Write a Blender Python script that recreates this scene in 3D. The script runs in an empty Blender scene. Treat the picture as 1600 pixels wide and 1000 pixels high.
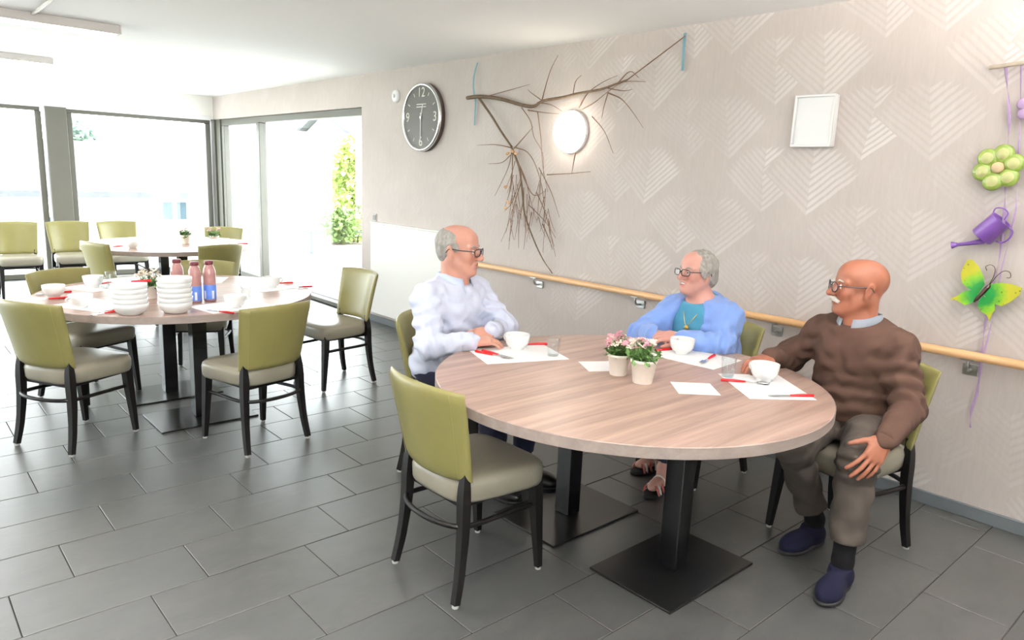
import bpy, bmesh, math, random
import numpy as np
from mathutils import Vector, Matrix
random.seed(7)
PI = math.pi
scene = bpy.context.scene
C = scene.collection

# ------------------------------------------------------------------ camera
YAW, PITCH, ROLL, FPX, CAMH = 0.732582445, 0.196606433, 0.0408661708, 1123.93727, 1.553
fw = Vector((math.sin(YAW)*math.cos(PITCH), math.cos(YAW)*math.cos(PITCH), -math.sin(PITCH)))
r0 = Vector((math.cos(YAW), -math.sin(YAW), 0)); u0 = r0.cross(fw)
rt = math.cos(ROLL)*r0 + math.sin(ROLL)*u0
up = -math.sin(ROLL)*r0 + math.cos(ROLL)*u0
CAM = Vector((0, 0, CAMH))
cam = bpy.data.cameras.new('camera'); cam.sensor_width = 36; cam.lens = FPX/1600*36
cam.clip_start = 0.05; cam.clip_end = 300
camo = bpy.data.objects.new('camera', cam); C.objects.link(camo)
camo.matrix_world = Matrix(((rt.x, up.x, -fw.x, 0), (rt.y, up.y, -fw.y, 0), (rt.z, up.z, -fw.z, CAMH), (0, 0, 0, 1)))
scene.camera = camo

# ------------------------------------------------------------------ world, lights, exposure
w = bpy.data.worlds.new('overcast'); scene.world = w; w.use_nodes = True
wn = w.node_tree
bg = wn.nodes['Background']; bg.inputs['Color'].default_value = (0.93, 0.97, 1.0, 1); bg.inputs['Strength'].default_value = 5.3
vs = scene.view_settings
vs.view_transform = 'Standard'; vs.look = 'None'; vs.gamma = 1; vs.use_curve_mapping = False
vs.exposure = 1.12
scene.display_settings.display_device = 'sRGB'
scene.cycles.use_denoising = True
scene.cycles.max_bounces = 8
scene.cycles.diffuse_bounces = 5
scene.cycles.glossy_bounces = 4
scene.cycles.transmission_bounces = 6
scene.cycles.transparent_max_bounces = 12
scene.cycles.caustics_reflective = False
scene.cycles.caustics_refractive = False
scene.cycles.sample_clamp_indirect = 6

def daylight(name, loc, rot, sx, sy, power, col=(0.95, 0.98, 1.0)):
    l = bpy.data.lights.new(name, 'AREA'); l.shape = 'RECTANGLE'; l.size = sx; l.size_y = sy; l.energy = power; l.color = col
    o = bpy.data.objects.new(name, l); C.objects.link(o); o.location = loc; o.rotation_euler = rot
    return o
# daylight through the glazed openings in view, plus added fill behind the viewer
daylight('daylight_window', (0.3, 11.35, 1.15), (-PI/2, 0, 0), 7.0, 2.0, 40)
daylight('daylight_door', (4.35, 8.8, 1.15), (0, PI/2, 0), 2.0, 4.0, 30)
daylight('fill_back', (-1.1, -2.95, 1.45), (PI/2, 0, 0), 2.4, 1.5, 8, (1.0, 0.985, 0.96))  # added unseen fill from behind, lights the foreground

# ------------------------------------------------------------------ node helpers
class NT:
    def __init__(s, name):
        s.m = bpy.data.materials.new(name); s.m.use_nodes = True
        s.t = s.m.node_tree; s.b = s.t.nodes['Principled BSDF']; s.out = s.t.nodes['Material Output']
    def n(s, typ, **kw):
        nd = s.t.nodes.new(typ)
        for k, v in kw.items(): setattr(nd, k, v)
        return nd
    def put(s, sock, v):
        if isinstance(v, E): v = v.s
        if isinstance(v, bpy.types.NodeSocket): s.t.links.new(v, sock)
        elif isinstance(v, (tuple, list)) and len(v) == 3 and sock.type == 'RGBA': sock.default_value = (*v, 1)
        else: sock.default_value = v
    def math(s, op, *a):
        nd = s.n('ShaderNodeMath', operation=op)
        for i, v in enumerate(a): s.put(nd.inputs[i], v)
        return E(s, nd.outputs[0])
    def coord(s, kind='Object', scale=(1, 1, 1), rot=(0, 0, 0), loc=(0, 0, 0)):
        tc = s.n('ShaderNodeTexCoord'); mp = s.n('ShaderNodeMapping')
        s.t.links.new(tc.outputs[kind], mp.inputs['Vector'])
        mp.inputs['Scale'].default_value = scale; mp.inputs['Rotation'].default_value = rot; mp.inputs['Location'].default_value = loc
        return mp.outputs[0]
    def noise(s, vec, scale, detail=4, rough=0.55, dist=0):
        nd = s.n('ShaderNodeTexNoise'); s.put(nd.inputs['Vector'], vec)
        nd.inputs['Scale'].default_value = scale; nd.inputs['Detail'].default_value = detail
        nd.inputs['Roughness'].default_value = rough; nd.inputs['Distortion'].default_value = dist
        return E(s, nd.outputs['Fac'])
    def ramp(s, fac, stops):
        nd = s.n('ShaderNodeValToRGB'); s.put(nd.inputs[0], fac); e = nd.color_ramp.elements
        while len(e) < len(stops): e.new(0.5)
        for k, (p, c) in enumerate(stops): e[k].position = p; e[k].color = (*c, 1)
        return nd.outputs[0]
    def mix(s, fac, a, b, blend='MIX'):
        nd = s.n('ShaderNodeMix', data_type='RGBA', blend_type=blend)
        s.put(nd.inputs[0], fac); s.put(nd.inputs[6], a); s.put(nd.inputs[7], b)
        return nd.outputs[2]
    def bump(s, h, strength=0.2, dist=0.01):
        nd = s.n('ShaderNodeBump'); nd.inputs['Strength'].default_value = strength; nd.inputs['Distance'].default_value = dist
        s.put(nd.inputs['Height'], h); s.t.links.new(nd.outputs[0], s.b.inputs['Normal'])
    def set(s, **kw):
        names = dict(col='Base Color', rough='Roughness', metal='Metallic', spec='Specular IOR Level', emis='Emission Color', es='Emission Strength', trans='Transmission Weight', ior='IOR', alpha='Alpha', sheen='Sheen Weight', coat='Coat Weight', sss='Subsurface Weight')
        for k, v in kw.items(): s.put(s.b.inputs[names[k]], v)
        return s
class E:
    def __init__(s, nt, sock): s.nt = nt; s.s = sock
    def _o(s, op, b): return s.nt.math(op, s, b)
    def __add__(s, b): return s._o('ADD', b)
    def __radd__(s, b): return s.nt.math('ADD', b, s)
    def __sub__(s, b): return s._o('SUBTRACT', b)
    def __rsub__(s, b): return s.nt.math('SUBTRACT', b, s)
    def __mul__(s, b): return s._o('MULTIPLY', b)
    def __rmul__(s, b): return s.nt.math('MULTIPLY', b, s)
    def __truediv__(s, b): return s._o('DIVIDE', b)
    def __lt__(s, b): return s._o('LESS_THAN', b)
    def __gt__(s, b): return s._o('GREATER_THAN', b)

MATS = {}
def mat(name, col, rough=0.5, metal=0, spec=0.5, var=0, vscale=6, bump=0, bscale=60, stretch=(1, 1, 1), **kw):
    if name in MATS: return MATS[name]
    k = NT(name); k.set(rough=rough, metal=metal, spec=spec, **kw)
    v = k.coord('Object', stretch)
    if var:
        n = k.noise(v, vscale)
        k.set(col=k.ramp(n, [(0.3, tuple(max(0, c*(1-var)) for c in col)), (0.7, tuple(min(1, c*(1+var)) for c in col))]))
    else: k.set(col=col)
    if bump: k.bump(k.noise(v, bscale, 5), bump, 0.004)
    MATS[name] = k.m
    return k.m
def srgb(r, g, b):
    f = lambda c: (c/255/12.92) if c/255 <= 0.04045 else ((c/255+0.055)/1.055)**2.4
    return (f(r), f(g), f(b))

# ------------------------------------------------------------------ mesh helpers
def obj(name, bm, m=None, parent=None, smooth=False, loc=None):
    me = bpy.data.meshes.new(name)
    if isinstance(bm, bmesh.types.BMesh):
        bmesh.ops.recalc_face_normals(bm, faces=bm.faces[:]); bm.to_mesh(me); bm.free()
    else: me = bm
    if smooth: me.polygons.foreach_set('use_smooth', [True]*len(me.polygons))
    o = bpy.data.objects.new(name, me); C.objects.link(o)
    if m: me.materials.append(m)
    if parent: o.parent = parent
    if loc: o.location = loc
    return o
def autosmooth(o, ang=40):
    me = o.data
    me.polygons.foreach_set('use_smooth', [True]*len(me.polygons))
    bm = bmesh.new(); bm.from_mesh(me)
    for e in bm.edges:
        if len(e.link_faces) == 2 and e.calc_face_angle(0) > math.radians(ang): e.smooth = False
    bm.to_mesh(me); bm.free(); return o
def tag(o, label=None, cat=None, group=None, kind=None):
    if label: o['label'] = label
    if cat: o['category'] = cat
    if group: o['group'] = group
    if kind: o['kind'] = kind
    return o
def thing(name, label, cat, loc=(0, 0, 0), rz=0, group=None):
    o = bpy.data.objects.new(name, None); C.objects.link(o); o.empty_display_size = 0.1
    o.location = loc; o.rotation_euler = (0, 0, rz)
    return tag(o, label, cat, group)
def dup(root, loc, rz, label, group=None, rot=None):
    def rec(s, p):
        c = s.copy(); C.objects.link(c); c.parent = p
        for ch in s.children: rec(ch, c)
        return c
    c = rec(root, None); c.location = loc; c.rotation_euler = rot if rot else (0, 0, rz)
    c['label'] = label
    if group: c['group'] = group
    return c
def bx(bm, x0, x1, y0, y1, z0, z1, bev=0, seg=1):
    r = bmesh.ops.create_cube(bm, size=1, matrix=Matrix.Translation(((x0+x1)/2, (y0+y1)/2, (z0+z1)/2)) @ Matrix.Diagonal((abs(x1-x0), abs(y1-y0), abs(z1-z0), 1)))
    if bev:
        es = list({e for v in r['verts'] for e in v.link_edges})
        bmesh.ops.bevel(bm, geom=es, offset=bev, segments=seg, affect='EDGES', profile=0.5)
    return bm
def box(*a, bev=0, seg=1): return bx(bmesh.new(), *a, bev=bev, seg=seg)
def lathe(prof, n=32, bm=None, mtx=None):
    bm = bm or bmesh.new(); rings = []
    for r, z in prof:
        if r < 1e-6: rings.append([bm.verts.new((0, 0, z))])
        else: rings.append([bm.verts.new((r*math.cos(2*PI*k/n), r*math.sin(2*PI*k/n), z)) for k in range(n)])
    for a, b in zip(rings, rings[1:]):
        for k in range(n):
            k2 = (k+1) % n
            if len(a) == 1 and len(b) == 1: continue
            if len(a) == 1: bm.faces.new((a[0], b[k2], b[k]))
            elif len(b) == 1: bm.faces.new((a[k], a[k2], b[0]))
            else: bm.faces.new((a[k], a[k2], b[k2], b[k]))
    if mtx: bmesh.ops.transform(bm, matrix=mtx, verts=[v for r in rings for v in r])
    return bm
def tube(pts, rad, n=8, bm=None, cap=True, square=False, rad2=None):
    """swept tube along a polyline; rad may be a list"""
    bm = bm or bmesh.new(); pts = [Vector(p) for p in pts]
    if not hasattr(rad, '__len__'): rad = [rad]*len(pts)
    rings = []; t0 = (pts[1]-pts[0]).normalized()
    ref = Vector((0, 0, 1)) if abs(t0.z) < 0.9 else Vector((1, 0, 0))
    nrm = (ref - t0*ref.dot(t0)).normalized()
    for i, p in enumerate(pts):
        t = (pts[min(i+1, len(pts)-1)] - pts[max(i-1, 0)]).normalized()
        nrm = (nrm - t*nrm.dot(t)).normalized(); b = t.cross(nrm)
        off = PI/4 if square else 0
        rr = rad[i]*(1.414 if square else 1)
        rings.append([bm.verts.new(p + nrm*rr*math.cos(2*PI*k/n+off) + b*rr*math.sin(2*PI*k/n+off)) for k in range(n)])
    for a, c in zip(rings, rings[1:]):
        for k in range(n): bm.faces.new((a[k], a[(k+1) % n], c[(k+1) % n], c[k]))
    if cap:
        bm.faces.new(rings[0][::-1]); bm.faces.new(rings[-1])
    return bm
def spline(pts, k=6):
    pts = [Vector(p) for p in pts]; out = []
    P = [pts[0]*2-pts[1]] + pts + [pts[-1]*2-pts[-2]]
    for i in range(1, len(P)-2):
        for j in range(k):
            t = j/k
            out.append(0.5*((2*P[i]) + (P[i+1]-P[i-1])*t + (2*P[i-1]-5*P[i]+4*P[i+1]-P[i+2])*t*t + (3*P[i]-P[i-1]-3*P[i+1]+P[i+2])*t**3))
    out.append(pts[-1]); return out
def prism(outline, h, bm=None, z0=0):
    bm = bm or bmesh.new()
    a = [bm.verts.new((x, y, z0)) for x, y in outline]; b = [bm.verts.new((x, y, z0+h)) for x, y in outline]
    bm.faces.new(a[::-1]); bm.faces.new(b); n = len(a)
    for k in range(n): bm.faces.new((a[k], a[(k+1) % n], b[(k+1) % n], b[k]))
    return bm
def ray(px, py): return fw + rt*((px-800)/FPX) - up*((py-500)/FPX)
def at(px, py, d): return CAM + ray(px, py)*d           # point at camera depth d metres
def wallp(px, py, X):                                    # point on the plane x = X
    d = ray(px, py); return CAM + d*(X/d.x)
def project(p):
    v = Vector(p)-CAM; a = v.dot(fw)
    return (800+FPX*v.dot(rt)/a, 500-FPX*v.dot(up)/a, a)

# ------------------------------------------------------------------ materials
M_tile = NT('slate_tile'); k = M_tile
oi = k.n('ShaderNodeObjectInfo'); vec = k.coord('Object', (1, 2.2, 1))
geo = k.n('ShaderNodeNewGeometry'); va = k.n('ShaderNodeVectorMath', operation='ADD')
tcg = k.coord('Object', (1, 2.0, 1)); k.t.links.new(tcg, va.inputs[0]); k.t.links.new(oi.outputs['Location'], va.inputs[1])
n1 = k.noise(va.outputs[0], 5, 6, 0.6, 0.6); n2 = k.noise(va.outputs[0], 38, 4)
base = k.ramp(n1*0.8+n2*0.2, [(0.3, srgb(66, 67, 67)), (0.7, srgb(88, 88, 86))])
k.set(col=k.mix(E(k, oi.outputs['Random'])*0.35, base, srgb(72, 75, 77)), rough=n1*0.12+0.33, spec=1.0)
k.bump(n2*0.5+n1, 0.12, 0.004); M_tile = k.m
M_grout = mat('grout', srgb(62, 61, 58), 0.95, spec=0.05, var=0.1)
M_ceil = mat('ceiling_white', srgb(249, 249, 248), 0.9, bump=0.03, bscale=90)
M_wallw = mat('white_plaster', srgb(240, 238, 232), 0.85, bump=0.03, bscale=80)
M_frame = mat('window_frame_grey', srgb(98, 96, 87), 0.4, var=0.03)
M_base = mat('baseboard_grey', srgb(92, 97, 100), 0.45, var=0.05)
M_black = mat('black_metal', (0.006, 0.006, 0.007), 0.16, spec=0.7, var=0.1, vscale=20)
M_blackm = mat('black_plate', (0.008, 0.008, 0.008), 0.3, spec=0.5, bump=0.05, bscale=200)
M_leg = mat('black_wood', (0.006, 0.005, 0.005), 0.45, spec=0.3, var=0.2, stretch=(1, 1, 0.1), vscale=40)
M_glide = mat('glide_grey', srgb(190, 190, 185), 0.4)
M_green = mat('olive_vinyl', srgb(134, 127, 76), 0.36, var=0.05, vscale=9, bump=0.10, bscale=420)
M_seam = mat('olive_thread', srgb(150, 144, 92), 0.6)
M_seat = mat('taupe_vinyl', srgb(146, 140, 124), 0.33, var=0.05, vscale=7, bump=0.10, bscale=380)
M_china = mat('white_china', (0.83, 0.83, 0.82), 0.12)
M_bowl = mat('white_stoneware', (0.76, 0.76, 0.75), 0.2)
M_paper = mat('white_paper', (0.93, 0.93, 0.93), 0.8, bump=0.04, bscale=120)
M_red = mat('red_plastic', srgb(214, 30, 36), 0.25)
M_steel = mat('steel', (0.62, 0.62, 0.62), 0.22, metal=1)
M_alu = mat('satin_metal', (0.5, 0.5, 0.49), 0.35, metal=1)
M_whitep = mat('white_plastic', (0.82, 0.82, 0.81), 0.4)
M_beech = mat('beech_rail', srgb(222, 176, 124), 0.4, var=0.10, vscale=10, stretch=(6, 0.5, 6), spec=0.5)
M_blue = mat('blue_ribbon', srgb(112, 156, 170), 0.6)
# thin glass: mostly see-through, mirrors more towards grazing angles
def thin_glass(name, tint, f0, f1, rough):
    k = NT(name); tr = k.n('ShaderNodeBsdfTransparent'); gl = k.n('ShaderNodeBsdfGlossy'); gl.inputs['Roughness'].default_value = rough
    lw = k.n('ShaderNodeLayerWeight'); lw.inputs[0].default_value = 0.5; mx = k.n('ShaderNodeMixShader')
    tr.inputs[0].default_value = (*tint, 1)
    k.put(mx.inputs[0], k.math('POWER', E(k, lw.outputs['Facing']), 4.0)*f1+f0)
    k.t.links.new(tr.outputs[0], mx.inputs[1]); k.t.links.new(gl.outputs[0], mx.inputs[2]); k.t.links.new(mx.outputs[0], k.out.inputs['Surface'])
    return k.m
M_pane = thin_glass('window_glass', (0.97, 0.99, 0.985), 0.03, 0.5, 0.01)
M_glass = thin_glass('clear_glass', (0.95, 0.965, 0.965), 0.05, 0.6, 0.03)
# table wood
def wood(name, dark, light, rough=0.35):
    k = NT(name); v = k.coord('Object', (0.55, 9, 9)); n = k.noise(v, 2.2, 7, 0.62, 0.5); f = k.noise(k.coord('Object', (2, 90, 90)), 2, 3)
    b = k.noise(k.coord('Object', (0.4, 2.2, 2.2)), 1.6, 3)
    k.set(col=k.ramp(n*0.6+f*0.15+b*0.25, [(0.36, dark), (0.5, tuple((a+c)/2 for a, c in zip(dark, light))), (0.64, light)]), rough=rough, spec=0.45)
    k.bump(n, 0.03, 0.002); return k.m
M_wood = wood('oak_laminate', srgb(136, 112, 100), srgb(188, 160, 147), 0.36)
M_edge = wood('oak_edge_band', srgb(138, 124, 117), srgb(162, 147, 140), 0.5)

# wallpaper with metallic palm-frond print
def wallpaper():
    k = NT('palm_wallpaper')
    tc = k.n('ShaderNodeTexCoord'); sp = k.n('ShaderNodeSeparateXYZ'); k.t.links.new(tc.outputs['Object'], sp.inputs[0])
    Y = E(k, sp.outputs[1]); Z = E(k, sp.outputs[2])
    grain = k.noise(k.coord('Object', (1, 5, 0.8)), 14, 5, 0.65)
    soft = k.noise(k.coord('Object'), 1.3, 3)
    wob = (k.noise(k.coord('Object'), 3.0, 2)-0.5)*0.05
    def layer(oy, oz, Wd, Hd, per, seed):
        yy = (Y+wob+oy)/Wd; cy = k.math('FLOOR', yy); u = (k.math('FRACT', yy)-0.5)*Wd
        zz = (Z+oz)/Hd + k.math('FRACT', k.math('MULTIPLY', cy, 0.5)); cz = k.math('FLOOR', zz); v = k.math('FRACT', zz)*Hd
        wnz = k.n('ShaderNodeTexWhiteNoise', noise_dimensions='3D'); cb = k.n('ShaderNodeCombineXYZ')
        k.put(cb.inputs[0], cy); k.put(cb.inputs[1], cz); cb.inputs[2].default_value = seed; k.t.links.new(cb.outputs[0], wnz.inputs['Vector'])
        rnd = E(k, wnz.outputs['Value'])
        u = u + (v-Hd*0.4)*(rnd-0.5)*0.35                       # fronds lean a little
        au = k.math('ABSOLUTE', u)
        t = v - au*0.85 - 0.02
        fr_ = k.math('FRACT', t/per)
        tri = k.math('ABSOLUTE', fr_-0.5)*2.0                    # 0 in the leaflet's middle
        ln = k.math('POWER', k.math('MAXIMUM', 1.0 - t/(Hd*0.62), 0.0), 0.6)*(Wd*0.50)
        tip = k.math('MINIMUM', k.math('MAXIMUM', (ln-au)*22.0, 0.0), 1.0)
        ok = k.math('MULTIPLY', t > 0.0, tip > 0.0)
        leaf = k.math('MULTIPLY', k.math('MINIMUM', k.math('MAXIMUM', (tip*0.80-tri)*2.6, 0.0), 1.0), ok)
        side = k.math('GREATER_THAN', u, 0.0)                    # side light painted in: print dimmed on one side of each rib
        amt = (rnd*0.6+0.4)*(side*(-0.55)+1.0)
        return leaf*amt, ok
    a, ma = layer(0.03, 0.12, 0.56, 0.60, 0.040, 1.0); b, mb = layer(0.31, 0.42, 0.56, 0.60, 0.037, 5.0)
    leaf = k.math('MAXIMUM', a, b*(1.0-ma))
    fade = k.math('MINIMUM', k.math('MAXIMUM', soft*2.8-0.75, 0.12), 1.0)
    thin = k.math('MINIMUM', k.math('MAXIMUM', (4.6-Y)*0.6, 0.22), 1.0)     # loss of sheen painted in: print faded towards the windows
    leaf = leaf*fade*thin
    basec = k.ramp(grain*0.45+soft*0.55, [(0.35, srgb(187, 177, 171)), (0.65, srgb(199, 189, 183))])
    k.set(col=k.mix(leaf*0.8, basec, srgb(226, 220, 217)), rough=leaf*(-0.22)+0.70, metal=leaf*0.10, spec=0.2)
    k.bump(grain*0.5+leaf*0.8, 0.10, 0.003)
    return k.m
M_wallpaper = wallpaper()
# ------------------------------------------------------------------ the room
WX, WY, CZ = 3.90, 11.0, 2.51           # wall with the rail, window wall, ceiling
LX, BY = -3.5, -2.6                     # walls behind and left of the camera
floor = obj('floor', box(LX-0.2, WX+0.3, BY-0.2, WY+0.25, -0.15, -0.003), M_grout); tag(floor, 'dark slate-grey tiled dining room floor', None, None, 'structure')
tilem = bpy.data.meshes.new('tile')
bm = bmesh.new(); bx(bm, -0.2975, 0.2975, -0.1475, 0.1475, -0.010, 0.0, bev=0.0012); bm.to_mesh(tilem); bm.free(); tilem.materials.append(M_tile)
cand = []
rest = bmesh.new()
kk0 = int((BY-2.319)/0.3)-1
for kr in range(kk0, 32):
    y0 = 2.319+0.3*kr
    if y0+0.3 < BY or y0 > WY: continue
    off = (0.036+0.2075*kr) % 0.6
    i = int((LX-off)/0.6)-1
    while off+0.6*i < WX:
        x0 = off+0.6*i; i += 1
        if x0+0.6 < LX: continue
        xa, xb = max(x0, LX), min(x0+0.6, WX-0.001); ya, yb = max(y0, BY), min(y0+0.3, WY-0.001)
        if xb-xa < 0.01 or yb-ya < 0.01: continue
        ar = 0
        pr = [project((x, y, 0)) for x, y in ((xa, ya), (xb, ya), (xb, yb), (xa, yb))]
        if all(p[2] > 0.3 for p in pr) and max(p[0] for p in pr) > 0 and min(p[0] for p in pr) < 1600 and min(p[1] for p in pr) < 1000:
            ar = abs(sum(pr[q][0]*pr[(q+1) % 4][1]-pr[(q+1) % 4][0]*pr[q][1] for q in range(4)))
        cand.append((ar, xa, xb, ya, yb))
cand.sort(key=lambda c: -c[0])
for q, (ar, xa, xb, ya, yb) in enumerate(cand):
    full = xb-xa > 0.595 and yb-ya > 0.295
    if ar > 0 and q < 300:
        if full: o = bpy.data.objects.new('tile', tilem); C.objects.link(o); o.location = ((xa+xb)/2, (ya+yb)/2, random.uniform(-0.0004, 0.0004))
        else:
            cx, cy = (xa+xb)/2, (ya+yb)/2
            o = obj('tile', box(xa+0.0025-cx, xb-0.0025-cx, ya+0.0025-cy, yb-0.0025-cy, -0.01, 0, bev=0.0012), M_tile, loc=(cx, cy, 0))
        o.parent = floor
    else: bx(rest, xa+0.0025, xb-0.0025, ya+0.0025, yb-0.0025, -0.01, 0)
tag(obj('tile_field', rest, M_tile, floor), kind='stuff')

tag(obj('ceiling', box(LX-0.2, WX+0.3, BY-0.2, WY+0.3, CZ, CZ+0.15), M_ceil), 'white plaster ceiling', None, None, 'structure')
bm = bmesh.new()
DY0, DZ = 6.77, 2.19
bx(bm, WX, WX+0.3, BY, DY0, 0, CZ)                     # papered wall up to the glazed opening
bx(bm, WX, WX+0.3, DY0, WY+0.3, DZ, CZ)                # lintel over it
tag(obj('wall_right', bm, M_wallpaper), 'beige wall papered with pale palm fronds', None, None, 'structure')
tag(obj('wall_window', box(LX-0.2, WX, WY, WY+0.3, DZ, CZ), M_wallw), 'white header strip above the long windows', None, None, 'structure')
bm = bmesh.new(); bx(bm, LX-0.2, LX, BY, 6.4, 0, CZ); bx(bm, LX-0.2, LX, 6.4, WY, DZ, CZ)
tag(obj('wall_left', bm, M_wallw), 'plain white wall far left of the viewer', None, None, 'structure')
bm = bmesh.new()
bx(bm, LX-0.2, WX+0.3, BY-0.2, BY, 0, 0.6); bx(bm, LX-0.2, WX+0.3, BY-0.2, BY, 2.25, CZ); bx(bm, LX-0.2, -2.4, BY-0.2, BY, 0.6, 2.25); bx(bm, 0.2, WX+0.3, BY-0.2, BY, 0.6, 2.25)
tag(obj('wall_back', bm, M_wallw), 'white wall with an added window behind the viewer', None, None, 'structure')  # opening made for the added window
tag(obj('baseboard_right', box(WX-0.014, WX, BY, DY0, 0, 0.068, bev=0.003), M_base), 'dark grey skirting under the papered wall', None, None, 'structure')

# window wall: frames, posts and panes
def window(name, label, bars, panes, loc=None):
    bm = bmesh.new()
    for b in bars: bx(bm, *b, bev=0.006)
    o = tag(obj(name, bm, M_frame), label, None, None, 'structure')
    for p in panes: obj('glass_pane', box(*p), M_pane, o)
    return o
YF = WY+0.02
window('window_1', 'long floor-length window left of the grey post',
       [(LX, 1.76, YF, YF+0.08, DZ-0.06, DZ), (LX, 1.76, YF, YF+0.08, 0, 0.07), (1.70, 1.77, YF, YF+0.08, 0.07, DZ-0.06), (-0.7, -0.62, YF, YF+0.08, 0.07, DZ-0.06), (LX, LX+0.07, YF, YF+0.08, 0.07, DZ-0.06)],
       [(-0.62, 1.70, YF+0.035, YF+0.045, 0.07, DZ-0.06), (LX+0.07, -0.7, YF+0.035, YF+0.045, 0.07, DZ-0.06)])
window('window_2', 'long floor-length window between the grey post and the corner',
       [(2.05, 3.86, YF, YF+0.08, DZ-0.06, DZ), (2.05, 3.86, YF, YF+0.08, 0, 0.07), (2.05, 2.11, YF, YF+0.08, 0.07, DZ-0.06), (3.79, 3.86, YF, YF+0.08, 0.07, DZ-0.06)],
       [(2.11, 3.79, YF+0.035, YF+0.045, 0.07, DZ-0.06)])
tag(obj('trim_1', box(1.80, 2.04, WY-0.05, WY+0.14, 0, DZ, bev=0.006), M_frame), 'grey steel post between the two long windows', None, None, 'structure')
bm = bmesh.new(); bx(bm, WX-0.02, WX+0.14, WY-0.06, WY+0.14, 0, DZ, bev=0.008); bx(bm, WX+0.01, WX+0.12, WY-0.22, WY-0.07, 0, DZ, bev=0.006)
tag(obj('trim_2', bm, M_frame), 'grey corner post where the glazing meets', None, None, 'structure')
bm = bmesh.new(); bx(bm, LX, 3.86, WY-0.012, WY, DZ-0.015, DZ+0.05, bev=0.004); tag(obj('trim_3', bm, M_whitep), 'pale curtain track above the windows', None, None, 'structure')
XF = WX+0.03
window('window_3', 'narrow glazed panel beside the corner post',
       [(XF, XF+0.08, 9.50, WY-0.22, DZ-0.09, DZ), (XF, XF+0.08, 9.50, WY-0.22, 0, 0.08), (XF, XF+0.08, WY-0.32, WY-0.22, 0.08, DZ-0.09)],
       [(XF+0.035, XF+0.045, 9.50, WY-0.32, 0.08, DZ-0.09)])
door = window('door_1', 'wide sliding glass door with grey frame',
       [(XF-0.01, XF+0.09, DY0, 9.50, DZ-0.08, DZ), (XF, XF+0.08, DY0, 9.50, 0, 0.05), (XF-0.02, XF+0.08, 9.40, 9.50, 0.05, DZ-0.08), (XF, XF+0.08, DY0, DY0+0.05, 0.05, DZ-0.08)],
       [(XF+0.035, XF+0.045, DY0+0.05, 9.40, 0.05, DZ-0.08)])
window('added_window_back', 'added window in the unseen wall behind the viewer',  # added unseen window, lets in light to fill the foreground
       [(-2.4, 0.2, BY-0.12, BY-0.04, 2.19, 2.25), (-2.4, 0.2, BY-0.12, BY-0.04, 0.60, 0.66), (-1.14, -1.06, BY-0.12, BY-0.04, 0.66, 2.19)],
       [(-2.4, 0.2, BY-0.085, BY-0.075, 0.66, 2.19)])

window('added_window_left', 'added floor-length window in the unseen far left wall',  # added unseen window, brightens the columns and the left floor
       [(LX-0.12, LX-0.04, 6.4, WY, DZ-0.06, DZ), (LX-0.12, LX-0.04, 6.4, WY, 0, 0.07), (LX-0.12, LX-0.04, 6.4, 6.47, 0.07, DZ-0.06), (LX-0.12, LX-0.04, 8.6, 8.7, 0.07, DZ-0.06)],
       [(LX-0.085, LX-0.075, 6.47, 8.6, 0.07, DZ-0.06), (LX-0.085, LX-0.075, 8.7, WY, 0.07, DZ-0.06)])

# ceiling battens (long lamps across the room), the conduit between them and added unseen lamps
k = NT('lamp_diffuser'); k.set(col=(0.9, 0.9, 0.88), rough=0.5, emis=(1.0, 0.955, 0.915), es=15.0); M_diff = k.m
k = NT('fill_uplight'); k.set(col=(0.9, 0.9, 0.88), rough=0.5, emis=(1.0, 0.955, 0.915), es=105.0); M_upl = k.m  # glow of the added hanging lamps, brightens the ceiling
k = NT('fill_downlight'); k.set(col=(0.9, 0.9, 0.88), rough=0.5, emis=(1.0, 0.955, 0.915), es=2.0); M_dnl = k.m  # weak downward glow of the added hanging lamps
M_batten = mat('batten_housing', srgb(205, 200, 196), 0.5)
for q, (y, drop, lb) in enumerate(((6.12, 0, 'long white ceiling batten lamp nearest the viewer'), (8.62, 0, 'second long ceiling batten lamp, close to the windows'), (3.6, 0, 'added third ceiling batten lamp, unseen overhead'),
        (0.7, 0.42, 'added hanging fill lamp lit upwards and downwards, unseen overhead'), (0.1, 0.42, 'added short hanging fill lamp lit upwards, unseen at the right'))):  # the last three lamps are added, unseen, to brighten the room
    t = thing('ceiling_lamp', lb, 'lamp', (0, y, CZ-drop), 0, 'ceiling batten lamps')
    x0, x1 = (-1.6, 1.5) if q < 4 else (1.9, 3.4)
    obj('housing', box(x0, x1, -0.09, 0.09, -0.062, 0, bev=0.004), M_batten, t)
    obj('diffuser', box(x0+0.03, x1-0.03, -0.065, 0.065, -0.074, -0.062, bev=0.003), M_dnl if drop else M_diff, t)
    obj('end_cap', box(x1, x1+0.012, -0.085, 0.085, -0.06, -0.002, bev=0.003), M_batten, t)
    if drop:
        obj('top_diffuser', box(x0+0.03, x1-0.03, -0.065, 0.065, 0, 0.010, bev=0.003), M_upl, t)
        for xx in (x0+0.3, x1-0.3): obj('hanger', tube([(xx, 0, 0), (xx, 0, drop)], 0.003, 6), M_batten, t)
tag(obj('ceiling_conduit', tube([(0.97, 1.2, CZ-0.012), (0.97, 6.03, CZ-0.012)], 0.011, 8), M_batten), 'thin white conduit running along the ceiling to the nearest lamp', 'conduit')

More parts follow.
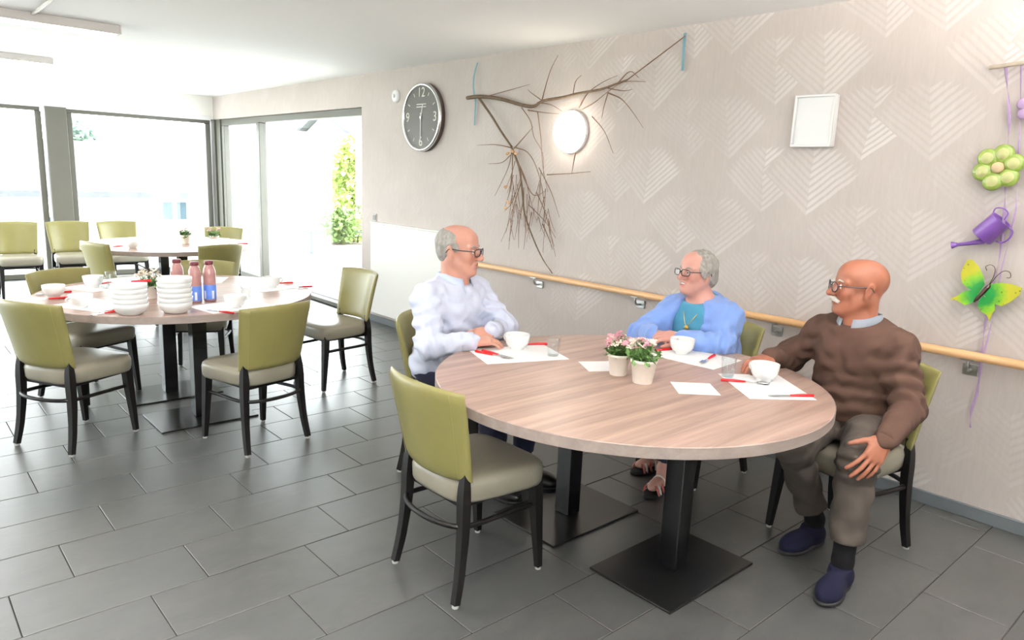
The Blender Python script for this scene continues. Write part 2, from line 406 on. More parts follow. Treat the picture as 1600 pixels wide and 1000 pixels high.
# ------------------------------------------------------------------ outside
M_terr = mat('terrace_slabs', srgb(176, 176, 170), 0.8, var=0.06, vscale=1.2)
M_hill = mat('grass_slope', srgb(150, 160, 130), 0.9, var=0.1, vscale=0.6)
M_hwall = mat('render_white', srgb(214, 214, 210), 0.85, var=0.03)
M_roof = mat('slate_roof', srgb(88, 90, 95), 0.8, var=0.12, vscale=3)
M_shut = mat('shutter_blue', srgb(40, 62, 74), 0.5, var=0.1)
M_leaf = mat('leaf_green', srgb(132, 156, 92), 0.6, var=0.35, vscale=2.5)
M_leafy = mat('leaf_lime', srgb(188, 202, 122), 0.6, var=0.3, vscale=2.5)
M_leafp = mat('leaf_bluegreen', srgb(70, 92, 84), 0.6, var=0.2, vscale=2.5)
M_bark = mat('bark', srgb(92, 78, 62), 0.9, var=0.2, vscale=14)
tag(obj('terrace', box(-6, 9.5, WY+0.30, 15.2, -0.2, -0.03), M_terr), 'pale terrace outside the windows', None, None, 'structure')
tag(obj('terrace_side', box(WX+0.30, 9.5, 3.0, WY+0.30, -0.2, -0.03), M_terr), 'pale terrace outside the sliding door', None, None, 'structure')
tag(obj('ground', box(-60, 60, 15.2, 90, -3.4, -3.2), M_hill), 'pale ground falling away beyond the terrace', None, None, 'structure')
def house(name, label, x0, x1, y0, y1, ze, zr, zg, wins, ridge_y):
    t = thing(name, label, 'house', ((x0+x1)/2, y0, zg)); cx, cy, cz = (x0+x1)/2, y0, zg
    obj('wall', box(x0-cx, x1-cx, 0, y1-y0, 0, ze-zg), M_hwall, t)
    bm = bmesh.new(); e = 0.35
    pts = [(x0-e-cx, -e, ze-zg-0.05), (x1+e-cx, -e, ze-zg-0.05), (x1+e-cx, ridge_y-y0, zr-zg), (x0-e-cx, ridge_y-y0, zr-zg), (x0-e-cx, y1-y0+e, ze-zg-0.05), (x1+e-cx, y1-y0+e, ze-zg-0.05)]
    v = [bm.verts.new(p) for p in pts]; w2 = [bm.verts.new((p[0], p[1], p[2]+0.16)) for p in pts]
    for q in ((0, 1, 2, 3), (3, 2, 5, 4)):
        bm.faces.new([w2[i] for i in q]); bm.faces.new([v[i] for i in q][::-1])
    for a, b in ((0, 1), (1, 2), (2, 5), (5, 4), (4, 3), (3, 0)): bm.faces.new((v[a], v[b], w2[b], w2[a]))
    obj('roof', bm, M_roof, t)
    for xx in (x0-cx, x1-cx-0.1):
        bm = bmesh.new(); g_ = ((0, ze-zg), (y1-y0, ze-zg), (ridge_y-y0, zr-zg))
        v1 = [bm.verts.new((xx, y_, z_)) for y_, z_ in g_]; v2 = [bm.verts.new((xx+0.1, y_, z_)) for y_, z_ in g_]
        bm.faces.new(v1); bm.faces.new(v2[::-1])
        for q in range(3): bm.faces.new((v1[q], v1[(q+1) % 3], v2[(q+1) % 3], v2[q]))
        obj('gable', bm, M_hwall, t)
    for (xa, xb, za, zb) in wins:
        f = obj('window', box(xa-cx, xb-cx, -0.04, 0.02, za-zg, zb-zg, bev=0.01), M_hwall, t)
        xm = (xa+xb)/2-cx
        obj('pane', box(xa-cx+0.08, xm-0.06, -0.06, -0.04, za-zg+0.06, zb-zg-0.05), M_shut, f)
        obj('pane', box(xm+0.06, xb-cx-0.08, -0.06, -0.04, za-zg+0.06, zb-zg-0.05), M_shut, f)
    return t
house('neighbour_house', 'long pale house with a grey roof seen through the long windows', -3.0, 12.5, 22.0, 31.0, 0.62, 1.95, -3.2, [(6.2, 7.0, -0.10, 0.50), (3.3, 4.2, -0.9, 0.1), (0.2, 1.1, -0.9, 0.1)], 26.5)
house('side_house', 'white house with a small dark window seen through the sliding door', 15.5, 24.5, 26.0, 34.0, 2.3, 4.0, -3.2, [(16.3, 17.4, 0.2, 0.85), (19.4, 20.7, 1.35, 1.8)], 30)
def foliage(n, ext, size, rng, mult=1.0):
    bm = bmesh.new()
    for _ in range(n):
        while True:
            p = Vector((rng.uniform(-1, 1), rng.uniform(-1, 1), rng.uniform(-1, 1)))
            if 0.25 < p.length < 1: break
        p = Vector((p.x*ext[0], p.y*ext[1], p.z*ext[2])); s = size*rng.uniform(0.6, 1.3)
        m = Matrix.Translation(p) @ Matrix.Rotation(rng.uniform(0, 6.3), 4, 'Z') @ Matrix.Rotation(rng.uniform(-1.2, 1.2), 4, 'X')
        q = [m @ Vector(c) for c in ((0, 0, 0), (s*0.35, s*0.5, s*0.06), (0, s, 0), (-s*0.35, s*0.5, s*0.06))]
        v = [bm.verts.new(c) for c in q]; bm.faces.new(v)
    return bm
def tree(name, label, cat, loc, h, ext, m, n, size, seed):
    rng = random.Random(seed); t = thing(name, label, cat, loc)
    obj('trunk', tube(spline([(0, 0, 0), (0.03, 0.02, h*0.4), (-0.03, 0.05, h*0.75), (0, 0, h)], 4), [0.09*h/4*(1-0.6*i/12) for i in range(13)], 8), M_bark, t, True)
    f = obj('foliage', foliage(n, ext, size, rng), m, t, loc=(0, 0, h)); tag(f, kind='stuff')
    for q in range(5):
        a = q*1.3+seed
        obj('branch', tube([(0, 0, h*0.5+0.08*q*h/2), (math.cos(a)*ext[0]*0.5, math.sin(a)*ext[1]*0.5, h*0.85+0.1*q)], [0.03*h/3, 0.01], 6), M_bark, t, True)
    return t
M_leafl = mat('leaf_light', srgb(150, 170, 160), 0.6, var=0.2, vscale=2.5)
pt = at(549, 300, 14.5)
tree('garden_tree', 'tall lime green tree beside the house, seen through the sliding door', 'tree', (pt.x, pt.y, -3.2), pt.z+3.2, (0.42, 0.42, 1.15), M_leafy, 2600, 0.13, 3)
pt = at(119, 213, 34)
tree('garden_tree', 'pale blue-green tree above the grey roof of the long house', 'tree', (pt.x, pt.y, -3.2), pt.z+3.2, (0.75, 0.75, 0.75), M_leafl, 500, 0.3, 5)
pt = at(532, 352, 11.5)
t = tree('garden_shrub', 'green shrub growing low outside the sliding door', 'shrub', (pt.x, pt.y, 0.402), max(pt.z-0.402, 0.1), (0.32, 0.32, 0.26), M_leaf, 900, 0.09, 9)
t = thing('garden_planter', 'pale grey planter box holding the shrub outside', 'planter', (pt.x, pt.y, -0.03)); obj('box', box(-0.3, 0.3, -0.3, 0.3, 0, 0.42, bev=0.01), M_hwall, t); obj('soil', box(-0.27, 0.27, -0.27, 0.27, 0.42, 0.43), M_bark, t)
t = thing('garden_bench', 'blue-grey slatted bench on the terrace outside the door', 'bench', (6.9, 12.6, -0.03), -0.4)
for q in range(4): obj('slat', box(-0.8, 0.8, -0.2+q*0.11, -0.11+q*0.11, 0.40, 0.43, bev=0.004), M_shut, t)
for sx in (-0.65, 0.65): obj('bench_leg', box(sx-0.03, sx+0.03, -0.18, 0.22, 0, 0.40), M_shut, t)
# ------------------------------------------------------------------ chairs
def seat_mesh():
    bm = bmesh.new(); rings = []
    N = 40
    def ring(z, sx, inset):
        out = []
        for q in range(N):
            a = 2*PI*q/N; c, s = math.cos(a), math.sin(a)
            e = 0.42
            x = math.copysign(abs(c)**e, c); y = math.copysign(abs(s)**e, s)
            wdt = 0.206 + 0.026*x - inset; dpt = 0.215-inset
            out.append(bm.verts.new((x*dpt+0.022, y*wdt, z)))
        return out
    prof = [(0.374, 0.022), (0.378, 0.008), (0.390, 0.002), (0.440, 0.0), (0.456, 0.004), (0.467, 0.014), (0.473, 0.034), (0.477, 0.075), (0.479, 0.14)]
    for z, i in prof: rings.append(ring(z, 1, i))
    for a, b in zip(rings, rings[1:]):
        for q in range(N): bm.faces.new((a[q], a[(q+1) % N], b[(q+1) % N], b[q]))
    bm.faces.new(rings[0][::-1]); bm.faces.new(rings[-1])
    return bm
def backpt(s, t, off):
    wdt = 0.196 + 0.030*t
    x = -0.204 - 0.062*t - 0.012*t*t + 0.058*abs(s)**2.2
    nx = 1.0; ny = -0.55*s
    l = math.hypot(nx, ny)
    return Vector((x+off*nx/l, wdt*s + off*ny/l, 0.468 + 0.362*t - 0.010*t*s*s))
def back_mesh():
    bm = bmesh.new(); NS, NT_ = 22, 16; g = []
    ss = [math.sin(PI/2*(-1+2*i/NS)) for i in range(NS+1)]; ts = [0.5+0.5*math.sin(PI/2*(-1+2*i/NT_)) for i in range(NT_+1)]
    for side in (1, -1):
        rows = []
        for t in ts:
            row = []
            for s in ss:
                th = 0.021*max(0, (1-abs(s)**9)*(1-abs(2*t-1)**9))**0.5
                row.append(bm.verts.new(backpt(s, t, side*th)))
            rows.append(row)
        for a, b in zip(rows, rows[1:]):
            for q in range(NS): bm.faces.new((a[q], a[q+1], b[q+1], b[q]))
    bmesh.ops.remove_doubles(bm, verts=bm.verts[:], dist=0.0004)
    return bm
def seam(s):
    return tube([backpt(s, 0.03+0.94*i/14, -0.0212) for i in range(15)], 0.0011, 5)
def make_chair(label, group):
    t = thing('dining_chair', label, 'chair', (0, 0, 0), 0, group)
    obj('seat', seat_mesh(), M_seat, t, True)
    b = obj('backrest', back_mesh(), M_green, t, True)
    for s in (-0.80, 0.80): obj('stitching', seam(s), M_seam, b, True)
    for sy in (1, -1):
        l = obj('leg', tube([(0.185, sy*0.180, 0.40), (0.190, sy*0.183, 0.3), (0.213, sy*0.193, 0.012)], [0.021, 0.020, 0.012], 4, square=True), M_leg, t)
        obj('foot_glide', lathe([(0, 0), (0.011, 0), (0.012, 0.004), (0.011, 0.013), (0, 0.013)], 10, mtx=Matrix.Translation((0.213, sy*0.193, 0))), M_glide, l)
        l = obj('leg', tube(spline([(-0.164, sy*0.174, 0.515), (-0.170, sy*0.177, 0.42), (-0.174, sy*0.182, 0.28), (-0.190, sy*0.190, 0.13), (-0.214, sy*0.199, 0.012)], 4), [0.012, 0.013, 0.015, 0.017, 0.0180, 0.019, 0.0185, 0.018, 0.0175, 0.017, 0.016, 0.015, 0.015, 0.0145, 0.014, 0.0135, 0.013], 4, square=True), M_leg, t)
        obj('foot_glide', lathe([(0, 0), (0.012, 0), (0.013, 0.004), (0.012, 0.013), (0, 0.013)], 10, mtx=Matrix.Translation((-0.214, sy*0.199, 0))), M_glide, l)
    hoop = [(0.195, 0.176, 0.285), (0.05, 0.180, 0.290), (-0.12, 0.186, 0.296), (-0.186, 0.165, 0.298), (-0.222, 0.09, 0.298), (-0.232, 0, 0.298)]
    hoop = hoop + [(x, -y, z) for x, y, z in hoop[-2::-1]]
    obj('stretcher', tube(spline(hoop, 4), 0.0105, 8), M_leg, t, True)
    obj('seat_rail', box(-0.165, 0.19, -0.160, 0.160, 0.356, 0.376, bev=0.004), M_leg, t)
    return t
D = math.radians
chairs = [
 ((1.676, 2.074), D(0.5), 'empty olive-backed chair pushed in at the near left of the front table', 'front'),
 ((3.158, 1.247), D(165), 'olive-backed chair under the man in the brown jumper', 'front'),
 ((3.285, 2.12), D(176), 'olive-backed chair under the woman in the blue cardigan', 'front'),
 ((2.25, 2.945), D(300), 'olive-backed chair under the man in the pale shirt', 'front'),
 ((0.773, 4.49), D(29.6), 'empty olive-backed chair at the far left edge of the middle table', 'middle'),
 ((1.567, 3.926), D(102), 'empty olive-backed chair with its back to the viewer at the middle table', 'middle'),
 ((2.49, 4.72), D(184.6), 'empty olive-backed chair at the right end of the middle table', 'middle'),
 ((1.01, 5.33), D(-64), 'olive-backed chair on the far side of the middle table behind the water glass', 'middle'),
 ((1.78, 5.46), D(240), 'olive-backed chair on the far side of the middle table behind the bottles', 'middle'),
 ((1.72, 7.42), D(18), 'olive-backed chair seen from its side at the left of the far table', 'far'),
 ((2.40, 7.02), D(100), 'olive-backed chair with its back to the viewer at the far table', 'far'),
 ((3.02, 8.52), D(232), 'olive-backed chair on the far side of the far table', 'far'),
 ((1.22, 9.62), D(268), 'leftmost pale olive chair of the three lined up before the windows', 'window row'),
 ((1.76, 9.62), D(272), 'middle pale olive chair of the three lined up before the windows', 'window row'),
 ((2.28, 9.58), D(274), 'rightmost pale olive chair of the three lined up before the windows', 'window row'),
]
proto = make_chair(chairs[0][2], 'olive dining chairs')
proto.location = (*chairs[0][0][:2], 0); proto.rotation_euler = (0, 0, chairs[0][1])
for (xy, a, lb, g) in chairs[1:]: dup(proto, (*xy, 0), a, lb)

# ------------------------------------------------------------------ tables
TZ = 0.742
def make_table(label):
    t = thing('dining_table', label, 'table', (0, 0, 0), 0, 'round pedestal dining tables')
    R_ = 0.812
    o = obj('tabletop', lathe([(0, TZ-0.042), (R_-0.003, TZ-0.042), (R_-0.001, TZ-0.040), (R_-0.001, TZ-0.003), (R_-0.004, TZ), (0, TZ)], 96), M_wood, t); autosmooth(o)
    o2 = obj('edge_band', lathe([(R_-0.002, TZ-0.041), (R_, TZ-0.040), (R_, TZ-0.002), (R_-0.002, TZ-0.001)], 96), M_edge, o); autosmooth(o2)
    for sy in (-0.303, 0.303):
        obj('base_plate', box(-0.287, 0.287, sy-0.200, sy+0.200, 0, 0.010, bev=0.002), M_blackm, t)
        c = obj('column', box(-0.042, 0.042, sy-0.042, sy+0.042, 0.010, TZ-0.052, bev=0.003), M_black, t)
        obj('top_bracket', box(-0.20, 0.20, sy-0.03, sy+0.03, TZ-0.052, TZ-0.042), M_black, t)
    return t
tb = make_table('round wooden table in front where the three people sit'); tb.location = (2.342, 1.856, 0)
dup(tb, (1.445, 4.795, 0), 0, 'round wooden table in the middle stacked with white bowls and bottles')
dup(tb, (2.30, 7.80, 0), 0, 'round wooden table farthest back near the windows')

# ------------------------------------------------------------------ tableware
def mat_sheet(name, label, cx, cy, rz, a, b, cat='placemat', z=TZ, group=None):
    o = obj(name, box(-a/2, a/2, -b/2, b/2, 0, 0.0012), M_paper, loc=(cx, cy, z+0.0002)); o.rotation_euler = (0, 0, rz)
    return tag(o, label, cat, group)
MZ = TZ+0.0015
G = 'white paper placemats'
mat_sheet('placemat', 'white paper placemat before the man in the pale shirt', 2.205, 2.405, D(-20), 0.40, 0.29, group=G)
mat_sheet('placemat', 'white paper placemat before the woman in the cardigan', 2.885, 1.90, D(-86), 0.36, 0.27, group=G)
mat_sheet('placemat', 'white paper placemat before the man in the brown jumper', 2.715, 1.435, D(-38), 0.27, 0.36, group=G)
mat_sheet('napkin', 'white paper napkin lying alone near the table middle', 2.435, 1.585, D(-42), 0.165, 0.165, 'napkin')
mat_sheet('napkin', 'white paper napkin half hidden behind the flower pots', 2.375, 2.035, D(-30), 0.165, 0.165, 'napkin')
def cup_mesh():
    return lathe([(0, 0), (0.031, 0), (0.033, 0.004), (0.031, 0.009), (0.046, 0.017), (0.055, 0.034), (0.0590, 0.055), (0.0605, 0.074), (0.0590, 0.0745), (0.0565, 0.056), (0.052, 0.036), (0.042, 0.022), (0, 0.017)], 36)
def make_cup(label):
    t = thing('coffee_cup', label, 'cup', (0, 0, 0), 0, 'white china cups')
    obj('bowl', cup_mesh(), M_china, t, True)
    for s in (0,): obj('handle', tube(spline([(0.052, 0, 0.060), (0.075, 0, 0.060), (0.080, 0, 0.046), (0.070, 0, 0.034), (0.050, 0, 0.036)], 4), 0.005, 8), M_china, t, True)
    return t
cup0 = make_cup('white cup on the placemat of the man in the pale shirt'); cup0.location = (2.265, 2.475, MZ); cup0.rotation_euler = (0, 0, D(100))
cups = [((2.897, 1.978), 60, 'white cup on the placemat of the woman in the cardigan'), ((2.795, 1.485), 80, 'white cup beside the right hand of the man in brown'),
        ((0.78, 4.93), 120, 'white cup left of centre on the middle table'), ((0.84, 4.52), 200, 'white cup beside the leftmost chair at the middle table'),
        ((1.545, 4.13), 20, 'white cup just right of the bottles on the middle table'), ((2.02, 4.72), 0, 'white cup at the right end of the middle table'),
        ((1.05, 5.23), 90, 'white cup at the far left rim of the middle table'), ((1.86, 7.5), 30, 'white cup at the left of the far table'), ((2.55, 7.35), 30, 'white cup at the near rim of the far table')]
for (p, a, lb) in cups: dup(cup0, (*p, MZ), D(a), lb)
def make_glass(label):
    t = thing('drinking_glass', label, 'glass', (0, 0, 0), 0, 'clear drinking glasses')
    obj('tumbler', lathe([(0, 0), (0.024, 0), (0.026, 0.003), (0.029, 0.045), (0.033, 0.088), (0.0315, 0.088), (0.0275, 0.045), (0.0245, 0.009), (0, 0.008)], 28), M_glass, t, True)
    return t
gl0 = make_glass('clear glass beside the pale-shirted man\'s placemat'); gl0.location = (2.325, 2.29, MZ)
for p, lb in [((2.715, 1.610), 'clear glass beside the brown-jumpered man\'s cup'), ((1.165, 5.28), 'clear glass on the far side of the middle table'), ((1.10, 5.15), 'second clear glass on the far side of the middle table'), ((1.70, 4.35), 'clear glass right of the bottles on the middle table'), ((2.1, 7.4), 'clear glass on the far table')]:
    dup(gl0, (*p, MZ), 0, lb)
def cutlery(kind):
    t = thing(kind, '', 'cutlery', (0, 0, 0), 0, 'red-handled cutlery')
    obj('handle', tube([(-0.10, 0, 0.005), (-0.095, 0, 0.005), (-0.05, 0, 0.006), (0.0, 0, 0.005)], [0.004, 0.0065, 0.0065, 0.004], 8), M_red, t, True)
    bm = bmesh.new()
    if kind == 'table_knife':
        prism([(0, -0.006), (0.075, -0.008), (0.092, -0.002), (0.092, 0.002), (0.07, 0.006), (0, 0.005)], 0.0015, bm, 0.004)
        obj('blade', bm, M_steel, t)
    elif kind == 'table_spoon':
        tube([(0, 0, 0.005), (0.055, 0, 0.006)], 0.0028, 6, bm)
        r = bmesh.ops.create_uvsphere(bm, u_segments=14, v_segments=8, radius=1, matrix=Matrix.Translation((0.075, 0, 0.006)) @ Matrix.Diagonal((0.026, 0.016, 0.004, 1)))
        obj('spoon_bowl', bm, M_steel, t, True)
    else:
        tube([(0, 0, 0.005), (0.05, 0, 0.006)], 0.0028, 6, bm); bx(bm, 0.05, 0.066, -0.011, 0.011, 0.005, 0.007)
        for q in range(4): bx(bm, 0.066, 0.095, -0.011+q*0.0062, -0.0076+q*0.0062, 0.005, 0.007)
        obj('tines', bm, M_steel, t)
    return t
kn = cutlery('table_knife'); sp_ = cutlery('table_spoon'); fk = cutlery('table_fork')
first = {'k': kn, 's': sp_, 'f': fk}; used = set()
def put_cut(kind, p, a, lb, z=MZ):
    if kind not in used:
        used.add(kind); o = first[kind]; o.location = (*p, z); o.rotation_euler = (0, 0, D(a)); o['label'] = lb
    else: dup(first[kind], (*p, z), D(a), lb)
put_cut('f', (2.085, 2.44), -75, 'red-handled fork left of the pale-shirted man\'s placemat')
put_cut('k', (2.11, 2.43), -80, 'red-handled knife beside the fork before the pale-shirted man')
put_cut('s', (2.37, 2.51), 150, 'red-handled spoon behind the pale-shirted man\'s cup')
put_cut('f', (2.90, 1.83), 195, 'red-handled fork right of the woman\'s cup')
put_cut('s', (2.825, 2.075), 165, 'red-handled spoon left of the woman\'s cup')
put_cut('k', (2.66, 1.295), 145, 'red-handled knife at the near edge of the brown-jumpered man\'s placemat')
put_cut('s', (2.690, 1.510), 310, 'red-handled spoon leaning by the brown-jumpered man\'s cup')
# middle table places
for q, (cx, cy, a) in enumerate(((0.93, 4.55, 30), (1.55, 4.18, 100), (2.0, 4.78, 185), (1.12, 5.25, -64), (1.70, 5.28, 240))):
    mat_sheet('placemat', ['white placemat at the left of the middle table', 'white placemat at the near right of the middle table', 'white placemat at the right end of the middle table', 'white placemat at the far left of the middle table', 'white placemat at the far side of the middle table behind the bottles'][q], cx, cy, D(a-90), 0.40, 0.29, group=G)
for kd, p, a, lb in [('k', (0.90, 4.27), 200, 'red-handled knife at the near left rim of the middle table'), ('f', (0.955, 4.335), 202, 'red-handled fork beside the knife at the near left rim of the middle table'),
        ('k', (0.74, 4.86), 180, 'red-handled knife behind the leftmost middle-table chair'), ('s', (0.80, 5.06), 190, 'red-handled spoon far left on the middle table'),
        ('f', (1.10, 5.32), 200, 'red-handled fork at the far rim of the middle table'), ('k', (1.42, 4.03), 120, 'red-handled knife in front of the bottles'),
        ('k', (2.17, 4.62), 175, 'red-handled knife at the right end of the middle table'), ('s', (2.13, 4.84), 175, 'red-handled spoon at the right end of the middle table'),
        ('f', (1.30, 5.0), 20, 'red-handled fork behind the bowl stacks')]:
    put_cut(kd, p, a, lb)
# bowl stacks
bw = obj('soup_bowl', lathe([(0, 0), (0.058, 0), (0.061, 0.006), (0.076, 0.016), (0.085, 0.036), (0.089, 0.060), (0.0865, 0.0605), (0.0825, 0.038), (0.073, 0.021), (0.056, 0.012), (0, 0.011)], 40), M_bowl, None, True)
ordn = ['bottom', 'second from the bottom', 'third from the bottom', 'fourth from the bottom', 'fifth from the bottom', 'top']
nb = 0
for (sx, sy, cnt, side) in ((1.015, 4.215, 5, 'left'), (1.225, 4.145, 6, 'right')):
    for q in range(cnt):
        o = bw if nb == 0 else bw.copy()
        if nb: C.objects.link(o)
        nb += 1
        o.location = (sx+random.uniform(-0.003, 0.003), sy+random.uniform(-0.003, 0.003), TZ+0.001+q*0.0268)
        w_ = 'top' if q == cnt-1 else ordn[q]
        tag(o, f'white stoneware bowl, {w_} of the {side} stack on the middle table', 'bowl', f'bowls of the {side} stack')
put_cut('k', (1.03, 4.235), 170, 'red-handled knife lying across the left bowl stack', TZ+0.001+4*0.0268+0.0605)
# bottles
k = NT('bottle_drink'); k.set(col=srgb(176, 128, 124), rough=0.08, spec=0.6, coat=0.5); M_drink = k.m
M_lab = mat('label_blue', srgb(96, 132, 214), 0.4, var=0.1, vscale=30)
M_labw = mat('label_white', srgb(222, 224, 236), 0.4)
M_cap = mat('cap_maroon', srgb(104, 40, 48), 0.4)
def make_bottle(label):
    t = thing('drink_bottle', label, 'bottle', (0, 0, 0), 0, 'pink drink bottles on the middle table')
    obj('body', lathe([(0, 0), (0.033, 0), (0.036, 0.006), (0.036, 0.165), (0.0345, 0.185), (0.029, 0.204), (0.0235, 0.212), (0.0225, 0.222), (0, 0.222)], 28), M_drink, t, True)
    l = obj('label', lathe([(0.0363, 0.012), (0.0366, 0.013), (0.0366, 0.100), (0.0363, 0.101)], 28), M_lab, t, True)
    bm = bmesh.new()
    for a0 in (2.6, 3.9, 5.3):
        vs_ = []
        for q in range(5):
            a = a0+q*0.09; vs_.append((bm.verts.new((0.0370*math.cos(a), 0.0370*math.sin(a), 0.018)), bm.verts.new((0.0370*math.cos(a), 0.0370*math.sin(a), 0.066))))
        for u_, v_ in zip(vs_, vs_[1:]): bm.faces.new((u_[0], v_[0], v_[1], u_[1]))
    obj('label_print', bm, M_labw, l)
    obj('cap', lathe([(0, 0.222), (0.0250, 0.222), (0.0260, 0.225), (0.0260, 0.240), (0.024, 0.243), (0, 0.243)], 24), M_cap, t, True)
    return t
b0 = make_bottle('pink drink bottle at the back of the three, behind the bowls'); b0.location = (1.365, 4.56, TZ)
dup(b0, (1.415, 4.40, TZ), 0.4, 'pink drink bottle in the middle of the three'); dup(b0, (1.505, 4.415, TZ), 0.8, 'rightmost pink drink bottle of the three')
# potted flowers
M_pot = mat('cream_ceramic', srgb(240, 233, 222), 0.45, var=0.04, vscale=12)
M_petp = mat('petal_pink', srgb(228, 170, 182), 0.6, var=0.12, vscale=40)
M_petw = mat('petal_cream', srgb(238, 226, 212), 0.6, var=0.08, vscale=40)
M_fol = mat('pot_leaf', srgb(84, 120, 58), 0.55, var=0.3, vscale=30)
M_soil = mat('soil', srgb(70, 54, 40), 0.9)
def flowerpot(label, loc, r, h, petals, seed, n=16, spread=0.06, ph=0.075, group='potted flowers'):
    rng = random.Random(seed); t = thing('flower_pot', label, 'flower pot', loc, 0, group)
    p = obj('pot', lathe([(0, 0), (r*0.72, 0), (r*0.75, 0.003), (r*0.95, h*0.86), (r*1.02, h*0.87), (r*1.04, h), (r*0.97, h), (r*0.9, h*0.86), (0, h*0.86)], 32), M_pot, t, True)
    obj('soil', lathe([(0, h*0.88), (r*0.9, h*0.87)], 20), M_soil, p)
    f = obj('leaves', foliage(150, (r*1.25, r*1.25, 0.028), 0.030, rng), M_fol, t, loc=(0, 0, h+0.012)); tag(f, kind='stuff')
    for q in range(n):
        a = rng.uniform(0, 6.28); d = spread*math.sqrt(rng.random())*0.95; z = h+ph*rng.uniform(0.6, 1.0)*(1-0.35*d/spread)
        x, y = d*math.cos(a), d*math.sin(a); bm = bmesh.new()
        for j in range(6):
            b = j*PI/3+rng.random(); s = rng.uniform(0.011, 0.015)
            c = [Vector((0, 0, 0)), Vector((s*math.cos(b-0.45), s*math.sin(b-0.45), s*0.45)), Vector((1.35*s*math.cos(b), 1.35*s*math.sin(b), s*0.35)), Vector((s*math.cos(b+0.45), s*math.sin(b+0.45), s*0.45))]
            bm.faces.new([bm.verts.new(v) for v in c])
        bmesh.ops.create_icosphere(bm, subdivisions=1, radius=0.005, matrix=Matrix.Translation((0, 0, 0.004)))
        bl = obj('blossom', bm, petals[q % len(petals)], t, loc=(x, y, z)); bl.rotation_euler = (rng.uniform(-0.7, 0.7), rng.uniform(-0.7, 0.7), rng.uniform(0, 6))
        obj('stem', tube([(x*0.5, y*0.5, h*0.9), (x, y, z)], 0.0014, 5), M_fol, t)
    return t
flowerpot('cream flower pot with pink blossoms behind its twin', (2.335, 1.905, TZ), 0.048, 0.092, [M_petp, M_petp, M_petp, M_petw], 1, 26, 0.060, 0.095)
flowerpot('cream flower pot with mostly cream blossoms in front of its twin', (2.325, 1.765, TZ), 0.054, 0.100, [M_petw, M_petw, M_petp], 2, 26, 0.065, 0.095)
flowerpot('pale posy of cream blossoms behind the bowl stacks on the middle table', (1.235, 4.66, TZ), 0.05, 0.08, [M_petw, M_petw], 3, 26, 0.085, 0.11)
flowerpot('flower pot with cream blossoms on the far table', (2.42, 7.75, TZ), 0.05, 0.09, [M_petp, M_petw], 4, 16, 0.07, 0.09)
flowerpot('second flower pot with pink blossoms at the right of the far table', (2.66, 7.62, TZ), 0.05, 0.09, [M_petp, M_petw], 5, 16, 0.07, 0.10)
for q, (cx, cy, a, lb) in enumerate(((1.80, 7.75, 15, 'white placemat at the left of the far table'), (2.40, 7.28, 100, 'white placemat at the near side of the far table'), (2.78, 8.2, 230, 'white placemat at the far side of the far table'))):
    mat_sheet('placemat', lb, cx, cy, D(a-90), 0.40, 0.29, group=G)
put_cut('k', (1.72, 7.62), 200, 'red-handled knife at the left of the far table'); put_cut('s', (2.88, 7.55), 160, 'red-handled spoon at the right rim of the far table')
# ------------------------------------------------------------------ things on the papered wall
WROT = Matrix(((0, 0, -1), (-1, 0, 0), (0, 1, 0)))       # local x runs right along the wall, y up, z out into the room
def on_wall(name, label, cat, y, z, off=0.0, group=None):
    t = thing(name, label, cat, (0, 0, 0), 0, group)
    t.matrix_world = Matrix.Translation((WX-off, y, z)) @ WROT.to_4x4()
    t.location = (WX-off, y, z); t.rotation_euler = WROT.to_euler()
    return t
def loc2(px, py, y0, z0, X=WX):
    p = wallp(px, py, X); return (-(p.y-y0), p.z-z0)
# clock
M_face = mat('clock_face', srgb(92, 88, 82), 0.5, var=0.12, vscale=60)
M_rim = mat('clock_rim', (0.7, 0.7, 0.68), 0.25, metal=0.9)
M_rimd = mat('clock_side', srgb(74, 58, 54), 0.4)
M_num = mat('clock_numerals', srgb(214, 210, 200), 0.5)
ck = on_wall('wall_clock', 'round dark-faced wall clock with pale numerals and silver rim', 'clock', 5.625, 2.047)
R_ = 0.298
o = obj('case', lathe([(0, 0), (R_, 0), (R_+0.004, 0.004), (R_+0.004, 0.044), (R_, 0.048), (0, 0.048)], 64), M_rimd, ck); autosmooth(o)
o = obj('rim', lathe([(R_-0.022, 0.044), (R_-0.020, 0.058), (R_-0.008, 0.063), (R_+0.003, 0.056), (R_+0.005, 0.040)], 64), M_rim, ck, True)
o = obj('face', lathe([(0, 0.050), (R_-0.021, 0.050)], 64), M_face, ck)
def text(name, s, size, x, y, z, m, parent):
    cu = bpy.data.curves.new(name, 'FONT'); cu.body = s; cu.size = size; cu.align_x = 'CENTER'; cu.align_y = 'CENTER'; cu.extrude = 0.001
    tmp = bpy.data.objects.new('tmp', cu); C.objects.link(tmp)
    me = bpy.data.meshes.new_from_object(tmp.evaluated_get(bpy.context.evaluated_depsgraph_get()))
    bpy.data.objects.remove(tmp); me.name = name
    return obj(name, me, m, parent, loc=(x, y, z))
for s, a in (('12', 90), ('3', 0), ('6', -90), ('9', 180)): text('numeral', s, 0.12, 0.215*math.cos(D(a)), 0.215*math.sin(D(a)), 0.0515, M_num, ck)
for q in range(12):
    if q % 3 == 0: continue
    a = q*PI/6; o = obj('hour_mark', box(-0.016, 0.016, -0.004, 0.004, 0, 0.0015), M_num, ck, loc=(0.225*math.cos(a), 0.225*math.sin(a), 0.0505)); o.rotation_euler = (0, 0, a)
for yy, ww in ((0.115, 0.075), (0.092, 0.075)): obj('dial_print', box(-ww, ww, yy-0.004, yy+0.004, 0.0503, 0.0512), M_num, ck)
